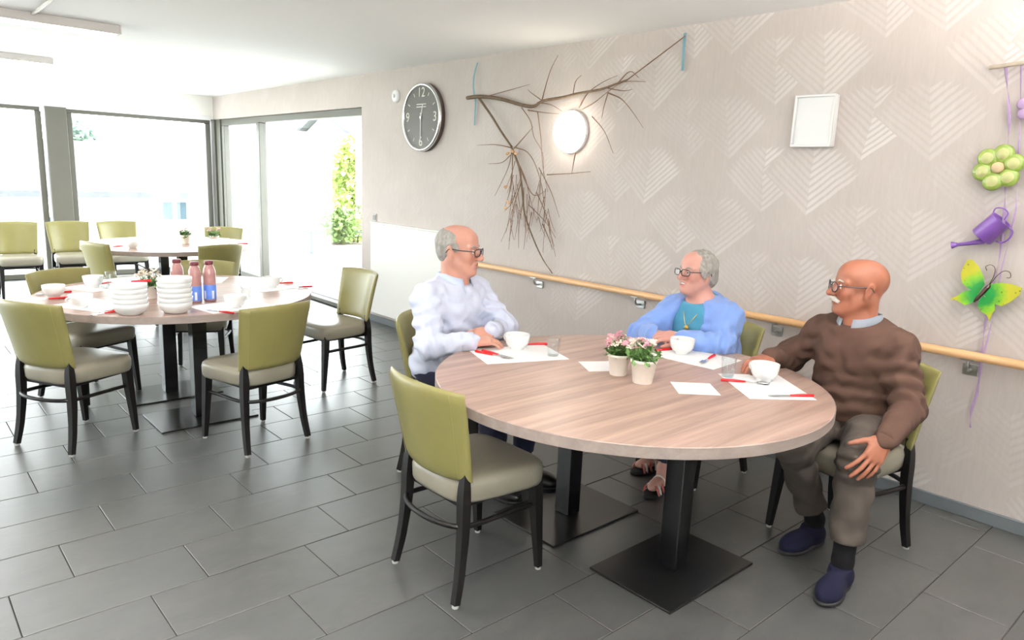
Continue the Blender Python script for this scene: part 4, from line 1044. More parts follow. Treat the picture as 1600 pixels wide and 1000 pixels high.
def body_shapes(F, J, g=0.0, parts=('torso', 'arms', 'legs')):
    """trunk and limbs from the joint table; g inflates them for clothing"""
    d, l, u = J['R'][:, 0], J['R'][:, 1], J['R'][:, 2]; R3 = J['R']; b = J['build']
    if 'torso' in parts:
        hip, chest, neck = J['hip'], J['chest'], J['neck']
        F.ell(hip, R3, np.array((0.125*b[2], 0.172*b[1], 0.115))+g, 0.06)
        belly = hip*0.55+chest*0.45+d*0.02*b[2]
        F.ell(belly, R3, np.array((0.128*b[2], 0.160*b[1], 0.19))+g, 0.06)
        F.ell(chest, R3, np.array((0.118*b[0], 0.165*b[0], 0.175))+g, 0.06)
        for sh in ('shL', 'shR'):
            F.cone(neck*0.6+chest*0.4, J[sh], 0.070*b[0]+g, 0.058+g, 0.05)
            F.cone(neck-u*0.01, J[sh]*0.55+neck*0.45-u*0.01, 0.050+g*0.7, 0.045+g, 0.05)
            F.ell(J[sh]*0.35+chest*0.65+d*0.05*b[0], R3, np.array((0.065*b[0], 0.085, 0.085))+g, 0.05)
    if 'arms' in parts:
        for s_ in 'LR':
            F.cone(J['sh'+s_], J['el'+s_], 0.058*b[3]+g, 0.044*b[3]+g, 0.04)
            F.cone(J['el'+s_], J['wr'+s_], 0.044*b[3]+g, 0.028+g*0.8, 0.025)
    if 'legs' in parts:
        for s_ in 'LR':
            hj = J['hip']+l*(0.095 if s_ == 'L' else -0.095)-u*0.02+d*0.03
            F.cone(hj, J['kn'+s_], 0.088*b[4]+g, 0.060*b[4]+g, 0.05)
            F.cone(J['kn'+s_], J['an'+s_], 0.058*b[4]+g, 0.038+g, 0.03)
def wrinkle(F, amp, sc, seed):
    """cloth folds: slow waves added to the distance, only near the surface"""
    rg = np.random.RandomState(seed)
    near = np.abs(F.F) < 0.035
    ii = np.argwhere(near); P = ii*F.h+F.lo
    a = np.zeros(len(P))
    for q in range(9):
        v = rg.normal(size=3)*np.array((1, 1, 1.5)); v = v/np.linalg.norm(v)*sc*rg.uniform(0.6, 1.7); ph = rg.uniform(0, 6.28)
        wv = rg.normal(size=3)*sc*0.35
        a += 0.55*np.sin(P@v+ph+1.2*np.sin(P@wv+ph*2))/9
    for q in range(6):
        v = rg.normal(size=3)*np.array((1, 1, 1.6)); v = v/np.linalg.norm(v)*sc*rg.uniform(2.0, 3.4); ph = rg.uniform(0, 6.28); wv = rg.normal(size=3)*sc*0.5
        a += 0.50*np.sin(P@v+ph+1.5*np.sin(P@wv+ph*2))/6
    a = np.sign(a)*np.abs(a)**0.8
    F.F[tuple(ii.T)] += (a*amp*2.4).astype(np.float32)
def folds(F, p, r, ax, amp, per, ph=0):
    """bunched cloth around a joint: rings across the axis, fading with distance"""
    p = np.array(p, float); ax = np.array(ax, float); ax /= np.linalg.norm(ax)
    sl, P = F.block(p-r, p+r)
    if sl is None: return
    q = [P[i]-p[i] for i in range(3)]; dd = np.sqrt(q[0]**2+q[1]**2+q[2]**2); t = q[0]*ax[0]+q[1]*ax[1]+q[2]*ax[2]
    tw = 0.4*np.sin(14*(q[0]+q[1])+ph)
    F.F[sl] += (amp*np.sin(t*2*PI/per+ph+tw*2)*np.clip(1-dd/r, 0, 1)*(np.abs(F.F[sl]) < 0.04)).astype(np.float32)

def skin_material(name, base, ruddy, lip):
    k = NT(name); at_ = k.n('ShaderNodeAttribute'); at_.attribute_name = 'tint'; sp = k.n('ShaderNodeSeparateColor'); k.t.links.new(at_.outputs['Color'], sp.inputs[0])
    n = k.noise(k.coord('Object'), 22, 5, 0.6); n2 = k.noise(k.coord('Object'), 160, 3)
    c = k.mix(n*0.5, base, ruddy); c = k.mix(E(k, sp.outputs[0])*0.9, c, lip); c = k.mix(E(k, sp.outputs[1])*0.95, c, ruddy); c = k.mix(E(k, sp.outputs[2])*0.55, c, srgb(170, 168, 164))
    k.set(col=c, rough=0.45, spec=0.4, sss=0.08); k.b.inputs['Subsurface Radius'].default_value = (0.012, 0.005, 0.003); k.bump(n2*0.5+n, 0.10, 0.003)
    return k.m
def cloth_material(name, col, var=0.06, weave=500, rough=0.85, sheen=0.2, rib=None):
    k = NT(name); n = k.noise(k.coord('Object'), 9, 4); f = k.noise(k.coord('Object'), weave, 2)
    k.set(col=k.ramp(n*0.6+f*0.4, [(0.3, tuple(c*(1-var) for c in col)), (0.7, tuple(min(1, c*(1+var)) for c in col))]), rough=rough, sheen=sheen, spec=0.25); k.bump(f, 0.15, 0.002)
    return k.m
M_eyew = mat('eye_white', (0.75, 0.72, 0.68), 0.2); M_iris = mat('iris', srgb(70, 66, 60), 0.2); M_lens = thin_glass('spectacle_lens', (0.93, 0.94, 0.96), 0.06, 0.5, 0.02)
def spectacles(W, R3, s, parent, m, rim, round_, hw=0.026, hh=0.018):
    t = obj('glasses', bmesh.new(), m, parent)
    bm = bmesh.new(); X = 0.116
    for sg in (-1, 1):
        ring = []
        for q in range(28):
            a = 2*PI*q/28; e = 1.0 if round_ else 0.6
            y = sg*0.034+hw*math.copysign(abs(math.cos(a))**e, math.cos(a)); z = 0.002+hh*math.copysign(abs(math.sin(a))**e, math.sin(a))
            ring.append(W((X-6.0*max(abs(y)-0.02, 0)**2-0.06*abs(z-0.002), y, z)))
        ring.append(ring[0]); tube([Vector(p) for p in ring], rim*s, 6, bm, False)
        b2 = bmesh.new(); vs_ = [b2.verts.new(p) for p in ring[:-1]]; b2.faces.new(vs_); obj('lens', b2, M_lens, t)
        tube(spline([W((X-0.011, sg*(0.034+hw), 0.008)), W((X-0.024, sg*0.070, 0.009)), W((0.03, sg*0.081, 0.010)), W((-0.015, sg*0.083, 0.012)), W((-0.034, sg*0.082, -0.008))], 4), rim*s*1.05, 6, bm)
    tube(spline([W((X, -0.009, 0.006)), W((X+0.004, 0, 0.010)), W((X, 0.009, 0.006))], 3), rim*s, 6, bm)
    me = bpy.data.meshes.new('glasses'); bmesh.ops.recalc_face_normals(bm, faces=bm.faces[:]); bm.to_mesh(me); bm.free(); t.data = me; me.materials.append(m)
    me.polygons.foreach_set('use_smooth', [True]*len(me.polygons))
    return t
def shoe(name, parent, an, toe_dir, m, msole, L=0.265, wd=0.048, hgt=0.075, smooth=True, h=0.005):
    """closed slipper built around the ankle, sole on the floor"""
    d = np.array([toe_dir[0], toe_dir[1], 0.0]); d /= np.linalg.norm(d); heel = np.array([an[0], an[1], 0])-d*0.06
    lf = np.array([-d[1], d[0], 0]); R3 = np.array([d, lf, [0, 0, 1]]).T
    F = Field(np.minimum(heel, heel+d*L)-0.09-np.array((0, 0, 0)), np.maximum(heel, heel+d*L)+np.array((0.09, 0.09, 0.17)), h)
    F.ell(heel+d*0.05+np.array((0, 0, 0.045)), R3, (0.058, wd*0.82, 0.052), 0.02)
    F.ell(heel+d*0.13+np.array((0, 0, 0.040)), R3, (0.10, wd*0.88, 0.048), 0.03)
    F.ell(heel+d*0.195+np.array((0, 0, 0.034)), R3, (0.075, wd, 0.040), 0.03)
    F.cone(heel+d*0.06+np.array((0, 0, 0.05)), heel+d*0.075+np.array((0, 0, 0.085)), 0.042, 0.040, 0.03)
    F.cut((0, 0, 0.012), (0, 0, -1)); F.cut((0, 0, 0.092), (0, 0, 1))
    me, _ = F.mesh(name); o = obj(name, me, m, parent)
    F = Field(np.minimum(heel, heel+d*L)-0.09, np.maximum(heel, heel+d*L)+np.array((0.09, 0.09, 0.08)), h)
    F.ell(heel+d*0.05+np.array((0, 0, 0.02)), R3, (0.062, wd*0.86, 0.05), 0.02); F.ell(heel+d*0.13+np.array((0, 0, 0.02)), R3, (0.10, wd*0.92, 0.05), 0.03); F.ell(heel+d*0.195+np.array((0, 0, 0.02)), R3, (0.08, wd*1.04, 0.05), 0.03)
    F.cut((0, 0, 0.001), (0, 0, -1)); F.cut((0, 0, 0.020), (0, 0, 1))
    me, _ = F.mesh('sole'); obj('sole', me, msole, o)
    return o
def bbox(J, pad=0.25):
    P = np.array([v for k_, v in J.items() if isinstance(v, np.ndarray) and v.shape == (3,)])
    lo = P.min(0)-pad; hi = P.max(0)+pad; lo[2] = max(lo[2], -0.02); return lo, hi
def build_person(label, J, skin, sex='m', hs=1.0, hands=None, hbody=0.0038):
    V3 = lambda p: np.array([p[0], p[1], p[2]], float)
    t = thing('person', label, 'person', (J['hip'][0], J['hip'][1], 0))
    Rh = rotm(*J['look']); lo, hi = bbox(J)
    F = Field(lo, hi, hbody)
    body_shapes(F, J, -0.008)
    W = head_shapes(F, J['head'], Rh, hs, sex, J['neck'])
    for s_ in 'LR':
        if hands and s_ in hands:
            hd = hands[s_]; hand_shapes(F, J['wr'+s_], hd['u'], hd['n'], hd['side'], hd['bends'], hd.get('s', 1.0), hd.get('thumb', (0.55, 0.25)), hd.get('spread', 0.10))
        an = J['an'+s_]; td = np.array([*J['toe'+s_], 0.0]); td /= np.linalg.norm(td); lf = np.array([-td[1], td[0], 0]); R3 = np.array([td, lf, [0, 0, 1]]).T
        F.ell(np.array([an[0], an[1], 0.050])+td*0.06, R3, (0.10, 0.034, 0.030), 0.02); F.cone(an, np.array([an[0], an[1], 0.05]), 0.036, 0.034, 0.02)
    me, V = F.mesh('body')
    # tint: lips, ruddy cheeks and nose, stubble-grey
    L = ((V-np.array(J['head']))@Rh)/hs
    lip = np.exp(-(((L[:, 0]-0.10)/0.012)**2+(L[:, 1]/0.019)**4+((L[:, 2]+0.062)/0.0095)**2))
    ch = np.exp(-(((np.abs(L[:, 1])-0.042)/0.018)**2+((L[:, 2]+0.026)/0.018)**2))*(L[:, 0] > 0.03)+np.exp(-(((L[:, 0]-0.118)/0.012)**2+(L[:, 1]/0.013)**2+((L[:, 2]+0.028)/0.013)**2))
    ca = me.color_attributes.new('tint', 'FLOAT_COLOR', 'POINT')
    arr = np.zeros((len(V), 4), np.float32); arr[:, 0] = np.clip(lip, 0, 1); arr[:, 1] = np.clip(ch, 0, 1); arr[:, 3] = 1
    ca.data.foreach_set('color', arr.ravel())
    bo = obj('body', me, skin, t); bo.matrix_parent_inverse = Matrix.Translation(-t.location)
    for sg in (-1, 1):
        bm = bmesh.new(); c = W((0.0805, sg*0.032, 0.004)); bmesh.ops.create_uvsphere(bm, u_segments=16, v_segments=10, radius=0.0122*hs, matrix=Matrix.Translation(c))
        e = obj('eye', bm, M_eyew, t, True); e.matrix_parent_inverse = Matrix.Translation(-t.location)
        bm = bmesh.new(); c2 = W((0.0905, sg*0.031, 0.003)); bmesh.ops.create_uvsphere(bm, u_segments=12, v_segments=8, radius=0.0052*hs, matrix=Matrix.Translation(c2)); i_ = obj('iris', bm, M_iris, e, True)
    return t, W, Rh
def wear(o, t):
    o.parent = t; o.matrix_parent_inverse = Matrix.Translation(-t.location); return o
def hair(t, W, Rh, c, hs, m, kind, h=0.0034, seed=1):
    c = np.array(c); F = Field(c-0.16*hs, c+0.16*hs, h); s = hs
    E_ = lambda p, r, k=0.02, op='add': F.ell(W(p), Rh, np.array(r)*s, k*s, op)
    if kind == 'full':                                     # short full hair brushed back over the ears
        E_((-0.018, 0, 0.036), (0.108, 0.086, 0.094)); E_((-0.06, 0, -0.03), (0.062, 0.078, 0.06), 0.03)
        for sg in (-1, 1): E_((0.008, sg*0.076, 0.018), (0.036, 0.016, 0.046), 0.015)
        E_((0.080, 0, -0.028), (0.094, 0.084, 0.082), 0.010, 'sub'); E_((0.118, 0, 0.046), (0.066, 0.066, 0.036), 0.015, 'sub')
    else:                                                  # thin fringe round the back and the temples, bald on top
        E_((-0.016, 0, 0.034), (0.1040, 0.0812, 0.0890)); E_((-0.050, 0, -0.02), (0.052, 0.064, 0.05), 0.03)
        E_((0.092, 0, -0.02), (0.080, 0.10, 0.17), 0.006, 'sub')
        E_((0.020, 0, 0.098), (0.100, 0.064, 0.060), 0.006, 'sub')
        for sg in (-1, 1): E_((-0.006, sg*0.090, -0.014), (0.027, 0.020, 0.040), 0.005, 'sub')
    wrinkle(F, (0.0024 if kind == 'full' else 0.0013)*s, 85, seed)
    me, _ = F.mesh('hair'); return wear(obj('hair', me, m), t)

def eyebrows(t, W, m, s=1.0):
    for sg in (-1, 1):
        pts = [W((0.0955, sg*0.014, 0.024)), W((0.0935, sg*0.030, 0.030)), W((0.0820, sg*0.050, 0.025))]
        wear(obj('eyebrow', tube(spline([Vector(p) for p in pts], 4), [0.0026, 0.0034, 0.0040, 0.0042, 0.0042, 0.0040, 0.0036, 0.003, 0.002], 6), m, None, True), t)
A3 = lambda *p: np.array(p, float)
def joints(yaw, pitch, build, look, **kw):
    J = dict(R=rotm(D(yaw), D(pitch)), build=build, look=tuple(D(a) for a in look))
    for k_, v in kw.items(): J[k_] = A3(*v) if len(v) == 3 else tuple(v)
    return J
def garment(name, t, J, g, parts, m, cuts, seed, amp=0.004, sc=38, h=0.0055, extra=None, pad=0.25):
    lo, hi = bbox(J, pad); F = Field(lo, hi, h)
    body_shapes(F, J, g, parts)
    if extra: extra(F)
    wrinkle(F, amp, sc, seed)
    for p, n in cuts: F.cut(p, n)
    me, _ = F.mesh(name); return wear(obj(name, me, m), t)
def trousers(t, J, m, hem=0.056, hem_up=0.06, top=0.66, seed=3, crease=False):
    lo, hi = bbox(J, 0.2); hi[2] = top+0.1; F = Field(lo, hi, 0.0055); b = J['build']; d, l, u = J['R'].T
    F.ell(J['hip'], J['R'], np.array((0.125*b[2], 0.172*b[1], 0.115))+0.010, 0.05)
    for s_ in 'LR':
        hj = J['hip']+l*(0.095 if s_ == 'L' else -0.095)-u*0.02+d*0.03
        F.cone(hj, J['kn'+s_], 0.088*b[4]+0.012, 0.062*b[4]+0.014, 0.05)
        e = J['an'+s_]+(J['kn'+s_]-J['an'+s_])/np.linalg.norm(J['kn'+s_]-J['an'+s_])*hem_up*0.2
        F.cone(J['kn'+s_], e, 0.060*b[4]+0.014, hem, 0.03)
    for s_ in 'LR':
        ax = J['kn'+s_]-J['an'+s_]; ax /= np.linalg.norm(ax)
        folds(F, J['kn'+s_], 0.13, ax, 0.011, 0.045, 1.0); folds(F, J['hip']+(J['kn'+s_]-J['hip'])*0.25, 0.16, J['kn'+s_]-J['hip'], 0.012, 0.05, 0.3)
    wrinkle(F, 0.006, 26, seed)
    # hems: trim below each ankle cuff, only around that leg
    for s_ in 'LR':
        an, kn = J['an'+s_], J['kn'+s_]; ax = kn-an; ax /= np.linalg.norm(ax); p = an+ax*hem_up
        sl, P = F.block(an-0.12, an+0.12)
        dd = (P[0]-p[0])*ax[0]+(P[1]-p[1])*ax[1]+(P[2]-p[2])*ax[2]
        F.F[sl] = np.maximum(F.F[sl], -dd)
    F.cut((0, 0, top), (0, 0, 1))
    me, _ = F.mesh('trousers'); return wear(obj('trousers', me, m), t)
def sock(t, J, s_, m, up=0.14):
    an, kn = J['an'+s_], J['kn'+s_]; ax = (kn-an)/np.linalg.norm(kn-an)
    F = Field(an-0.12, an+0.2, 0.005); F.cone(an-A3(0, 0, 0.04), an, 0.041, 0.0415, 0.01); F.cone(an, an+ax*up, 0.0415, 0.044, 0.01)
    me, _ = F.mesh('sock'); return wear(obj('sock', me, m), t)
def collar(t, neck, R3, m, r=0.070, stand=0.030, fall=0.034, tip=0.030, gap=0.35, rise=0.0, fx=1.0):
    """folded shirt collar: stand round the neck, flap turned down outside, points at the front"""
    d, l, u = R3.T; bm = bmesh.new(); rows = []; n = 30
    for i in range(n+1):
        a = gap+(2*PI-2*gap)*i/n; c, s_ = math.cos(a), math.sin(a); front = max(0, c)
        o = np.array(neck)+d*0.005
        dr = d*c*fx+l*s_
        low = -0.030*front
        p0 = o+dr*r+u*(low+rise); p1 = o+dr*(r-0.004)+u*(low+stand+rise); p2 = o+dr*(r+0.006)+u*(low+stand+0.002+rise)
        e = max(0, 1-min(i, n-i)/4.0)
        p3 = o+dr*(r+0.020+0.012*e)+u*(low+stand-fall-tip*e+rise)
        rows.append([bm.verts.new(p) for p in (p0, p1, p2, p3)])
    for a_, b_ in zip(rows, rows[1:]):
        for q in range(3): bm.faces.new((a_[q], a_[q+1], b_[q+1], b_[q]))
    o = wear(obj('collar', bm, m, None, True), t); md = o.modifiers.new('thickness', 'SOLIDIFY'); md.thickness = 0.003
    return o
REL = [(0.25, 0.35, 0.2)]*4

# ---- man in the brown jumper
skin3 = skin_material('skin_tanned', srgb(154, 100, 77), srgb(138, 76, 56), srgb(112, 62, 56))
J = joints(165, 3, (1.0, 1.03, 1.05, 1.0, 1.0), (131, 1, 0), hip=(3.20, 1.24, 0.585), chest=(3.155, 1.250, 0.855), neck=(3.135, 1.255, 0.985), head=(3.110, 1.268, 1.150),
           shL=(3.085, 1.083, 0.925), shR=(3.170, 1.412, 0.925), elL=(3.045, 0.985, 0.705), wrL=(2.795, 0.972, 0.632), elR=(3.185, 1.585, 0.765), wrR=(2.985, 1.565, 0.800),
           knL=(2.800, 1.060, 0.520), anL=(2.765, 1.050, 0.110), knR=(2.800, 1.325, 0.500), anR=(3.010, 1.285, 0.120), toeL=(-0.99, -0.12), toeR=(-0.98, 0.16))
hands3 = {'L': dict(u=(-0.62, 0.10, -0.62), n=(-0.45, -0.80, 0.35), side=(-0.5, 0.5, 0.6), bends=[(0.20, 0.30, 0.15), (0.15, 0.30, 0.2), (0.18, 0.32, 0.2), (0.25, 0.35, 0.2)], thumb=(0.85, 0.15), spread=0.12, s=1.03),
          'R': dict(u=(-0.86, 0.22, -0.05), n=(-0.1, 0.1, 1), side=(0, -1, 0), bends=[(0.3, 0.5, 0.3)]*4, s=1.0)}
p3_, W3, Rh3 = build_person('bald man in a brown jumper with glasses and a grey moustache, hand on his knee', J, skin3, 'm', 1.0, hands3)
M_brown = cloth_material('brown_knit', srgb(70, 50, 41), 0.10, 420, 0.9, 0.0)
nk = J['neck']; d3 = J['R'][:, 0]; u3 = J['R'][:, 2]
def xf(F):
    folds(F, J['elL'], 0.16, J['wrL']-J['elL'], 0.010, 0.045, 0.5); folds(F, J['elR'], 0.14, J['wrR']-J['elR'], 0.012, 0.045, 0.5)
    folds(F, J['hip']+A3(0, 0, 0.10)+d3*0.08, 0.22, (0.25, 0.1, 1), 0.014, 0.060, 0.2); folds(F, J['shL']*0.5+J['elL']*0.5, 0.15, (0.5, 0.2, 1), 0.011, 0.06, 1.2)
    F.cone(J['wrL']*0.75+J['elL']*0.25, J['wrL'], 0.040, 0.036, 0.01); F.cone(J['wrR']*0.75+J['elR']*0.25, J['wrR'], 0.040, 0.036, 0.01)
sw = garment('jumper', p3_, J, 0.017, ('torso', 'arms'), M_brown, [(J['hip']+A3(0, 0, 0.015), (0.10, -0.05, -1)), (nk+u3*0.036, u3*0.92+d3*0.38)], 21, 0.0065, 30, extra=xf)
for s_ in 'LR':
    ax = J['wr'+s_]-J['el'+s_]; ax /= np.linalg.norm(ax)
    o = wear(obj('ribbed_cuff', tube([Vector(J['wr'+s_]-ax*0.045), Vector(J['wr'+s_]-ax*0.02), Vector(J['wr'+s_]+ax*0.012)], [0.0445, 0.043, 0.041], 24), M_brown, None, True), p3_)
M_grey = cloth_material('grey_blue_shirt', srgb(128, 134, 144), 0.12, 300, 0.8)
collar(p3_, nk+u3*0.022, J['R'], M_grey, 0.077, 0.034, 0.050, 0.050, 0.30, 0.004)
M_trou3 = cloth_material('taupe_trousers', srgb(70, 63, 57), 0.10, 500, 0.85, 0.0)
trousers(p3_, J, M_trou3, 0.064, 0.085, 0.645, 5)
M_sock = cloth_material('black_sock', srgb(16, 15, 17), 0.1, 500, 0.95, 0.0)
M_slip = cloth_material('navy_felt', srgb(17, 18, 40), 0.15, 350, 0.95, 0.0); M_sole = mat('dark_sole', srgb(28, 26, 28), 0.7)
for s_ in 'LR':
    sock(p3_, J, s_, M_sock)
    wear(shoe('slipper', None, J['an'+s_], J['toe'+s_], M_slip, M_sole), p3_)
M_mou = mat('grey_moustache', srgb(196, 190, 180), 0.8, var=0.2, vscale=120, bump=0.5, bscale=300)
F = Field(np.array(J['head'])-0.15, np.array(J['head'])+0.15, 0.003)
for sg in (-1, 1): F.cone(W3((0.105, sg*0.006, -0.047)), W3((0.088, sg*0.036, -0.060)), 0.0125, 0.007, 0.006)
wrinkle(F, 0.0012, 140, 4); me, _ = F.mesh('moustache'); wear(obj('moustache', me, M_mou), p3_)
M_hairg = mat('grey_hair', srgb(150, 146, 140), 0.7, var=0.28, vscale=60, stretch=(1, 1, 0.4), bump=0.6, bscale=240)
M_hair3 = mat('cropped_hair', srgb(170, 132, 106), 0.8, var=0.2, vscale=80, bump=0.5, bscale=300)
M_gl3 = mat('thin_dark_metal', srgb(52, 50, 56), 0.3, metal=0.5)
wear(spectacles(W3, Rh3, 1.0, None, M_gl3, 0.0021, True, 0.025, 0.021), p3_)
eyebrows(p3_, W3, M_mou)

# ---- woman in the blue cardigan
skin2 = skin_material('skin_rosy', srgb(206, 160, 145), srgb(188, 118, 108), srgb(160, 84, 88))
J = joints(181, 2, (0.98, 1.10, 1.22, 1.02, 1.0), (165, 2, 0), hip=(3.33, 2.12, 0.590), chest=(3.290, 2.125, 0.815), neck=(3.262, 2.135, 0.945), head=(3.226, 2.150, 1.098),
           shL=(3.275, 1.975, 0.880), shR=(3.260, 2.280, 0.875), elL=(3.115, 1.900, 0.765), wrL=(2.985, 2.035, 0.795), elR=(3.050, 2.345, 0.755), wrR=(2.955, 2.195, 0.790),
           knL=(2.930, 2.010, 0.510), anL=(2.945, 2.055, 0.105), knR=(2.980, 2.240, 0.510), anR=(3.130, 2.240, 0.105), toeL=(-0.97, -0.2), toeR=(-0.98, 0.1))
hands2 = {'L': dict(u=(-0.55, 0.80, 0.10), n=(-0.5, -0.2, 0.8), side=(-0.6, -0.3, 0.6), bends=[(0.4, 0.6, 0.4)]*4, s=0.92),
          'R': dict(u=(-0.08, -0.95, 0.05), n=(-0.3, 0.1, 0.9), side=(0.6, 0, 0.6), bends=[(0.35, 0.5, 0.3)]*4, s=0.92)}
p2_, W2, Rh2 = build_person('smiling grey-haired woman with glasses in a blue cardigan over a teal top', J, skin2, 'smile', 0.95, hands2)
M_teal = cloth_material('teal_jersey', srgb(72, 138, 166), 0.08, 380, 0.85, 0.1); M_card = cloth_material('blue_knit', srgb(122, 152, 212), 0.08, 420, 0.9, 0.25)
nk = J['neck']; d2, l2, u2 = J['R'].T
garment('top', p2_, J, 0.009, ('torso',), M_teal, [(nk+u2*0.026, u2*0.92+d2*0.40), ((0, 0, 0.56), (0, 0, -1))], 31, 0.003, 30)
def xc(F):
    folds(F, J['elL'], 0.15, J['wrL']-J['elL'], 0.012, 0.045, 0.5); folds(F, J['elR'], 0.15, J['wrR']-J['elR'], 0.012, 0.045, 0.5)
    c = J['chest']*0.62+J['hip']*0.38
    F.ell(c+d2*0.20-l2*0.012, J['R'], (0.17, 0.095, 0.34), 0.02, 'sub')
    F.ell(nk+d2*0.08+u2*0.01, J['R'], (0.10, 0.058, 0.09), 0.02, 'sub')
garment('cardigan', p2_, J, 0.021, ('torso', 'arms'), M_card, [(nk+u2*0.030, u2*0.95+d2*0.30), ((0, 0, 0.52), (0, 0, -1))], 33, 0.0065, 30, extra=xc)
M_trou2 = cloth_material('navy_trousers', srgb(40, 42, 58), 0.1, 500, 0.85, 0.05)
trousers(p2_, J, M_trou2, 0.060, 0.06, 0.585, 8)
M_sand = mat('floral_strap', srgb(186, 96, 92), 0.5, var=0.5, vscale=60); M_sandw = mat('pale_strap', srgb(214, 208, 200), 0.5)
for s_ in 'LR':
    an = J['an'+s_]; td = np.array([*J['toe'+s_], 0.0]); td /= np.linalg.norm(td); lf = np.array([-td[1], td[0], 0])
    F = Field(an-np.array((0.32, 0.2, 0.12)), an+np.array((0.2, 0.2, 0.1)), 0.005); R3 = np.array([td, lf, [0, 0, 1]]).T; b_ = np.array([an[0], an[1], 0])
    F.ell(b_+td*0.0+A3(0, 0, 0.01), R3, (0.075, 0.038, 0.05), 0.02); F.ell(b_+td*0.10+A3(0, 0, 0.01), R3, (0.090, 0.046, 0.05), 0.03); F.cut((0, 0, 0.001), (0, 0, -1)); F.cut((0, 0, 0.022), (0, 0, 1))
    me, _ = F.mesh('sandal'); so = wear(obj('sandal', me, M_sole), p2_)
    for q, (off, mm) in enumerate(((0.045, M_sandw), (0.080, M_sand), (0.112, M_sandw), (0.132, M_sand))):
        pts = [b_+td*off+lf*0.042*math.cos(a)+A3(0, 0, 0.014+(0.076-0.22*off)*math.sin(a)) for a in np.linspace(0, PI, 13)]
        obj('strap', tube([Vector(p) for p in pts], 0.0065, 6), mm, so, True)
hair(p2_, W2, Rh2, J['head'], 0.95, M_hairg, 'full', seed=12)
M_gl2 = mat('dark_frame', srgb(48, 44, 52), 0.3); wear(spectacles(W2, Rh2, 0.95, None, M_gl2, 0.0027, False, 0.027, 0.017), p2_)
eyebrows(p2_, W2, M_hairg)
M_gold = mat('gold', srgb(222, 186, 110), 0.3, metal=0.9)
pend = J['chest']-u2*0.004+d2*0.160
ch = [nk+l2*0.066-d2*0.01+u2*0.030, nk+l2*0.062+d2*0.055-u2*0.005, J['chest']+d2*0.142+l2*0.034+u2*0.062, pend+u2*0.012]
ch2 = [nk-l2*0.066-d2*0.01+u2*0.030, nk-l2*0.062+d2*0.055-u2*0.005, J['chest']+d2*0.142-l2*0.034+u2*0.062, pend+u2*0.012]
nc = wear(obj('necklace', tube(spline([Vector(p) for p in ch]+[Vector(p) for p in ch2[-2::-1]], 6), 0.0018, 6), M_gold, None, True), p2_)
bm = bmesh.new(); bmesh.ops.create_uvsphere(bm, u_segments=14, v_segments=8, radius=1, matrix=Matrix.Translation(Vector(pend)) @ Matrix.Diagonal((0.008, 0.015, 0.017, 1))); obj('pendant', bm, M_gold, nc, True)
F = Field(np.array(J['head'])-0.15, np.array(J['head'])+0.15, 0.0022); F.cone(W2((0.0900, -0.014, -0.0590)), W2((0.0900, 0.014, -0.0590)), 0.0042, 0.0042, 0.001); me, _ = F.mesh('teeth'); wear(obj('teeth', me, M_china), p2_)

# ---- man in the pale shirt
skin1 = skin_material('skin_fair', srgb(200, 152, 134), srgb(180, 114, 96), srgb(150, 86, 80))
J = joints(290, 3, (1.06, 1.10, 1.12, 1.08, 1.0), (302, -2, 0), hip=(2.180, 2.955, 0.590), chest=(2.178, 2.905, 0.865), neck=(2.182, 2.880, 1.010), head=(2.195, 2.862, 1.180),
           shL=(2.362, 2.930, 0.950), shR=(1.995, 2.835, 0.950), elL=(2.420, 2.745, 0.775), wrL=(2.255, 2.650, 0.803), elR=(1.905, 2.700, 0.755), wrR=(2.075, 2.585, 0.785),
           knL=(2.420, 2.560, 0.530), anL=(2.420, 2.560, 0.110), knR=(2.200, 2.520, 0.530), anR=(2.180, 2.560, 0.110), toeL=(0.3, -0.95), toeR=(0.2, -0.97))
hands1 = {'L': dict(u=(-0.85, 0.10, -0.12), n=(-0.2, -0.5, 0.85), side=(0.0, -0.5, -0.2), bends=[(0.2, 0.35, 0.25)]*4, s=1.0, thumb=(0.5, 0.3)),
          'R': dict(u=(0.90, -0.25, -0.02), n=(0.1, -0.2, 1), side=(0.2, 1, 0), bends=[(0.25, 0.4, 0.3)]*4, s=1.0)}
p1_, W1, Rh1 = build_person('man with glasses in a pale blue-white shirt, hands folded on the table', J, skin1, 'm', 1.03, hands1)
M_shirt = cloth_material('white_shirt', srgb(206, 211, 230), 0.04, 600, 0.75, 0.1)
nk = J['neck']; d1, l1, u1 = J['R'].T
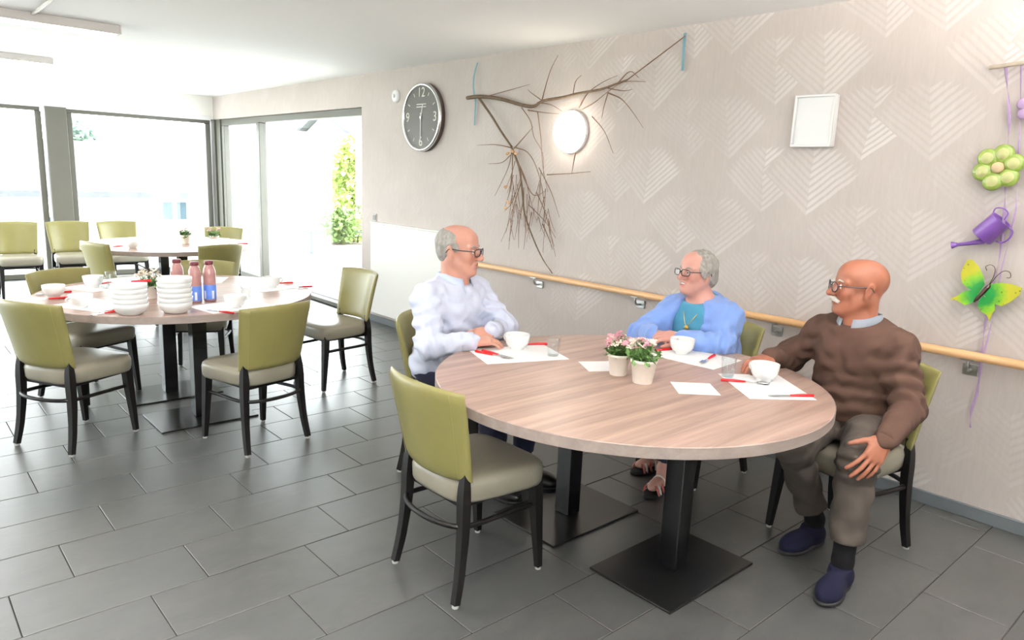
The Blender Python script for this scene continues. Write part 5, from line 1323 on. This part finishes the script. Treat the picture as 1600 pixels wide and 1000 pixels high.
def xs(F):
    folds(F, J['elL'], 0.17, J['wrL']-J['elL'], 0.010, 0.05, 0.5); folds(F, J['elR'], 0.17, J['wrR']-J['elR'], 0.010, 0.05, 0.9)
    folds(F, J['hip']+A3(0, 0, 0.12)+d1*0.1, 0.22, (0.4, 0.1, 1), 0.013, 0.06, 0.2); folds(F, J['shL']*0.5+J['elL']*0.5, 0.15, (0.3, 0.3, 1), 0.008, 0.055, 1.2); folds(F, J['shR']*0.5+J['elR']*0.5, 0.15, (-0.3, 0.3, 1), 0.008, 0.055, 2.2)
    F.cone(J['wrL']*0.7+J['elL']*0.3, J['wrL'], 0.046, 0.038, 0.01); F.cone(J['wrR']*0.7+J['elR']*0.3, J['wrR'], 0.046, 0.038, 0.01)
garment('shirt', p1_, J, 0.017, ('torso', 'arms'), M_shirt, [(nk+u1*0.034, u1*0.92+d1*0.40), ((0, 0, 0.53), (0, 0, -1))], 41, 0.0070, 34, extra=xs)
M_collar1 = cloth_material('shirt_collar', srgb(190, 200, 224), 0.04, 600, 0.75, 0.1)
collar(p1_, nk+u1*0.022, J['R'], M_collar1, 0.076, 0.032, 0.040, 0.036, 0.42, 0.004)
F = Field(nk-0.14, nk+0.14, 0.005); F.cone(nk-u1*0.04, nk+u1*0.020+d1*0.004, 0.072, 0.068, 0.01); F.cut(nk+u1*0.030, u1*0.85+d1*0.5); me, _ = F.mesh('undershirt'); wear(obj('undershirt', me, M_paper), p1_)
for s_ in 'LR':
    ax = J['wr'+s_]-J['el'+s_]; ax /= np.linalg.norm(ax)
    cf = wear(obj('cuff', tube([Vector(J['wr'+s_]-ax*0.05), Vector(J['wr'+s_]-ax*0.01), Vector(J['wr'+s_]+ax*0.012)], [0.047, 0.044, 0.043], 24), M_shirt, None, True), p1_)
for q in range(5):
    p = J['chest']*(1-q*0.16)+J['hip']*(q*0.16)+u1*0.07+d1*(0.142+0.006*q); bm = bmesh.new(); bmesh.ops.create_uvsphere(bm, u_segments=10, v_segments=6, radius=0.006, matrix=Matrix.Translation(Vector(p))); wear(obj('button', bm, M_china, None, True), p1_)
M_trou1 = cloth_material('dark_navy_trousers', srgb(34, 36, 56), 0.1, 500, 0.85, 0.05)
trousers(p1_, J, M_trou1, 0.060, 0.06, 0.585, 9)
M_shoe1 = mat('black_leather', srgb(24, 22, 22), 0.4)
for s_ in 'LR':
    sock(p1_, J, s_, M_sock); wear(shoe('shoe', None, J['an'+s_], J['toe'+s_], M_shoe1, M_sole), p1_)
hair(p1_, W1, Rh1, J['head'], 1.03, M_hairg, 'sides', seed=15)
wear(spectacles(W1, Rh1, 1.03, None, M_gl3, 0.0022, False, 0.026, 0.017), p1_)
eyebrows(p1_, W1, M_hairg)
